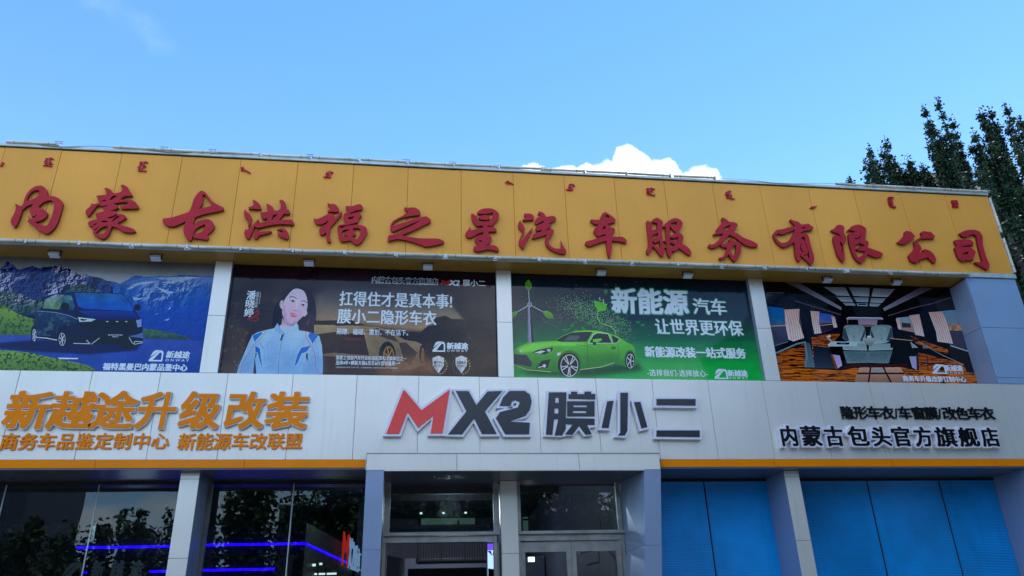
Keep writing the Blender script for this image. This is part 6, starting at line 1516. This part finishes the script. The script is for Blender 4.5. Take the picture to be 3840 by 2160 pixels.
# ---- the other side of the street, behind the camera: seen only mirrored in the glass
road = box('road', -200, 200, -30, -16, -.018, .0, M_['asphalt']); road['kind'] = 'structure'
kerb = box('kerb', -200, 200, -30.3, -30.0, -.02, .13, M_['paving']); kerb['kind'] = 'structure'
rs = random.Random(3)
hs = {-27: 8.6, -23: 9.0, -19: 8.4, -15.5: 9.2, -12: 9.6, -8.5: 11.6, -5: 12.5, -1.8: 13, 1.4: 13.4, 4.6: 13.6, 7.8: 14, 11.2: 14.5, 14.6: 15, 18: 15.2, 22: 15, 26: 15.5, 30: 15}
ORD = ['first', 'second', 'third', 'fourth', 'fifth', 'sixth', 'seventh', 'eighth', 'ninth', 'tenth', 'eleventh', 'twelfth', 'thirteenth', 'fourteenth', 'fifteenth', 'sixteenth', 'last']
for i, (bx, h) in enumerate(hs.items()):
    tp_ = [(bx + rs.uniform(-2.0, 2.0), h * rs.uniform(.72, 1.0)) for _ in range(15)]
    poplar('street_tree', bx, -34.0 + rs.uniform(-.8, .8), tp_, 0, 'dark street tree across the road, ' + ORD[i] + ' of its row from the left', 'street trees across the road, mirrored in the glass', .38, 1.15, 40 + i, .2, 1.8)
SB = empty('street_building', (-33, -44, 0), 'plain grey block across the road, mirrored in the left window', 'building')
box('wall', -46, -25.5, -52, -42, 0, 15.5, M_['roomc'], SB)
box('parapet', -46.2, -25.3, -52.2, -41.8, 15.5, 15.9, M_['roomc'], SB)
for i in range(5):
    for j in range(3):
        box('window', -44 + i * 3.8, -42.4 + i * 3.8, -41.99, -41.9, 3 + j * 4, 5 + j * 4, M_['dark'], SB)

for i, (xa, xb, hh, mm) in enumerate(((-25, -9, 6.2, 'roomc'), (-8.5, 10, 10.2, 'roomc'), (10.5, 34, 9.6, 'steel_d'), (34.5, 60, 8.2, 'roomc'))):
    R_ = empty('street_building', ((xa + xb) / 2, -44, 0), ['low grey building across the road, left half', 'long grey building across the road, opposite the entrance', 'low grey building across the road, right half', 'grey building across the road, far right'][i] + ', mirrored in the glass', 'building')
    box('wall', xa, xb, -50, -41, 0, hh, M_[mm], R_)
    box('cornice', xa - .1, xb + .1, -50.1, -40.8, hh, hh + .3, M_['steel_d'], R_)
    for k in range(int((xb - xa) / 3)):
        box('window', xa + .8 + k * 3, xa + 2.4 + k * 3, -41.0, -40.95, 3.6, 5.2, M_['dark'], R_)
# unseen wing added off to the right, to darken that end of the facade
WG = empty('light_blocker', (19, -9, 0), 'unseen added wing standing at right angles beyond the right end of the shop', 'building')
box('wall', 14.2, 24, -19, -2.6, 0, 13.2, M_['blocker'], WG)
box('parapet', 14.1, 24.1, -19.1, -2.5, 13.2, 13.6, M_['roomc'], WG)
for i in range(5):
    for j in range(3):
        w_ = box('window', 14.15, 14.195, -17.8 + i * 3.1, -16.2 + i * 3.1, 1.6 + j * 4, 3.6 + j * 4, M_['dark'], WG)
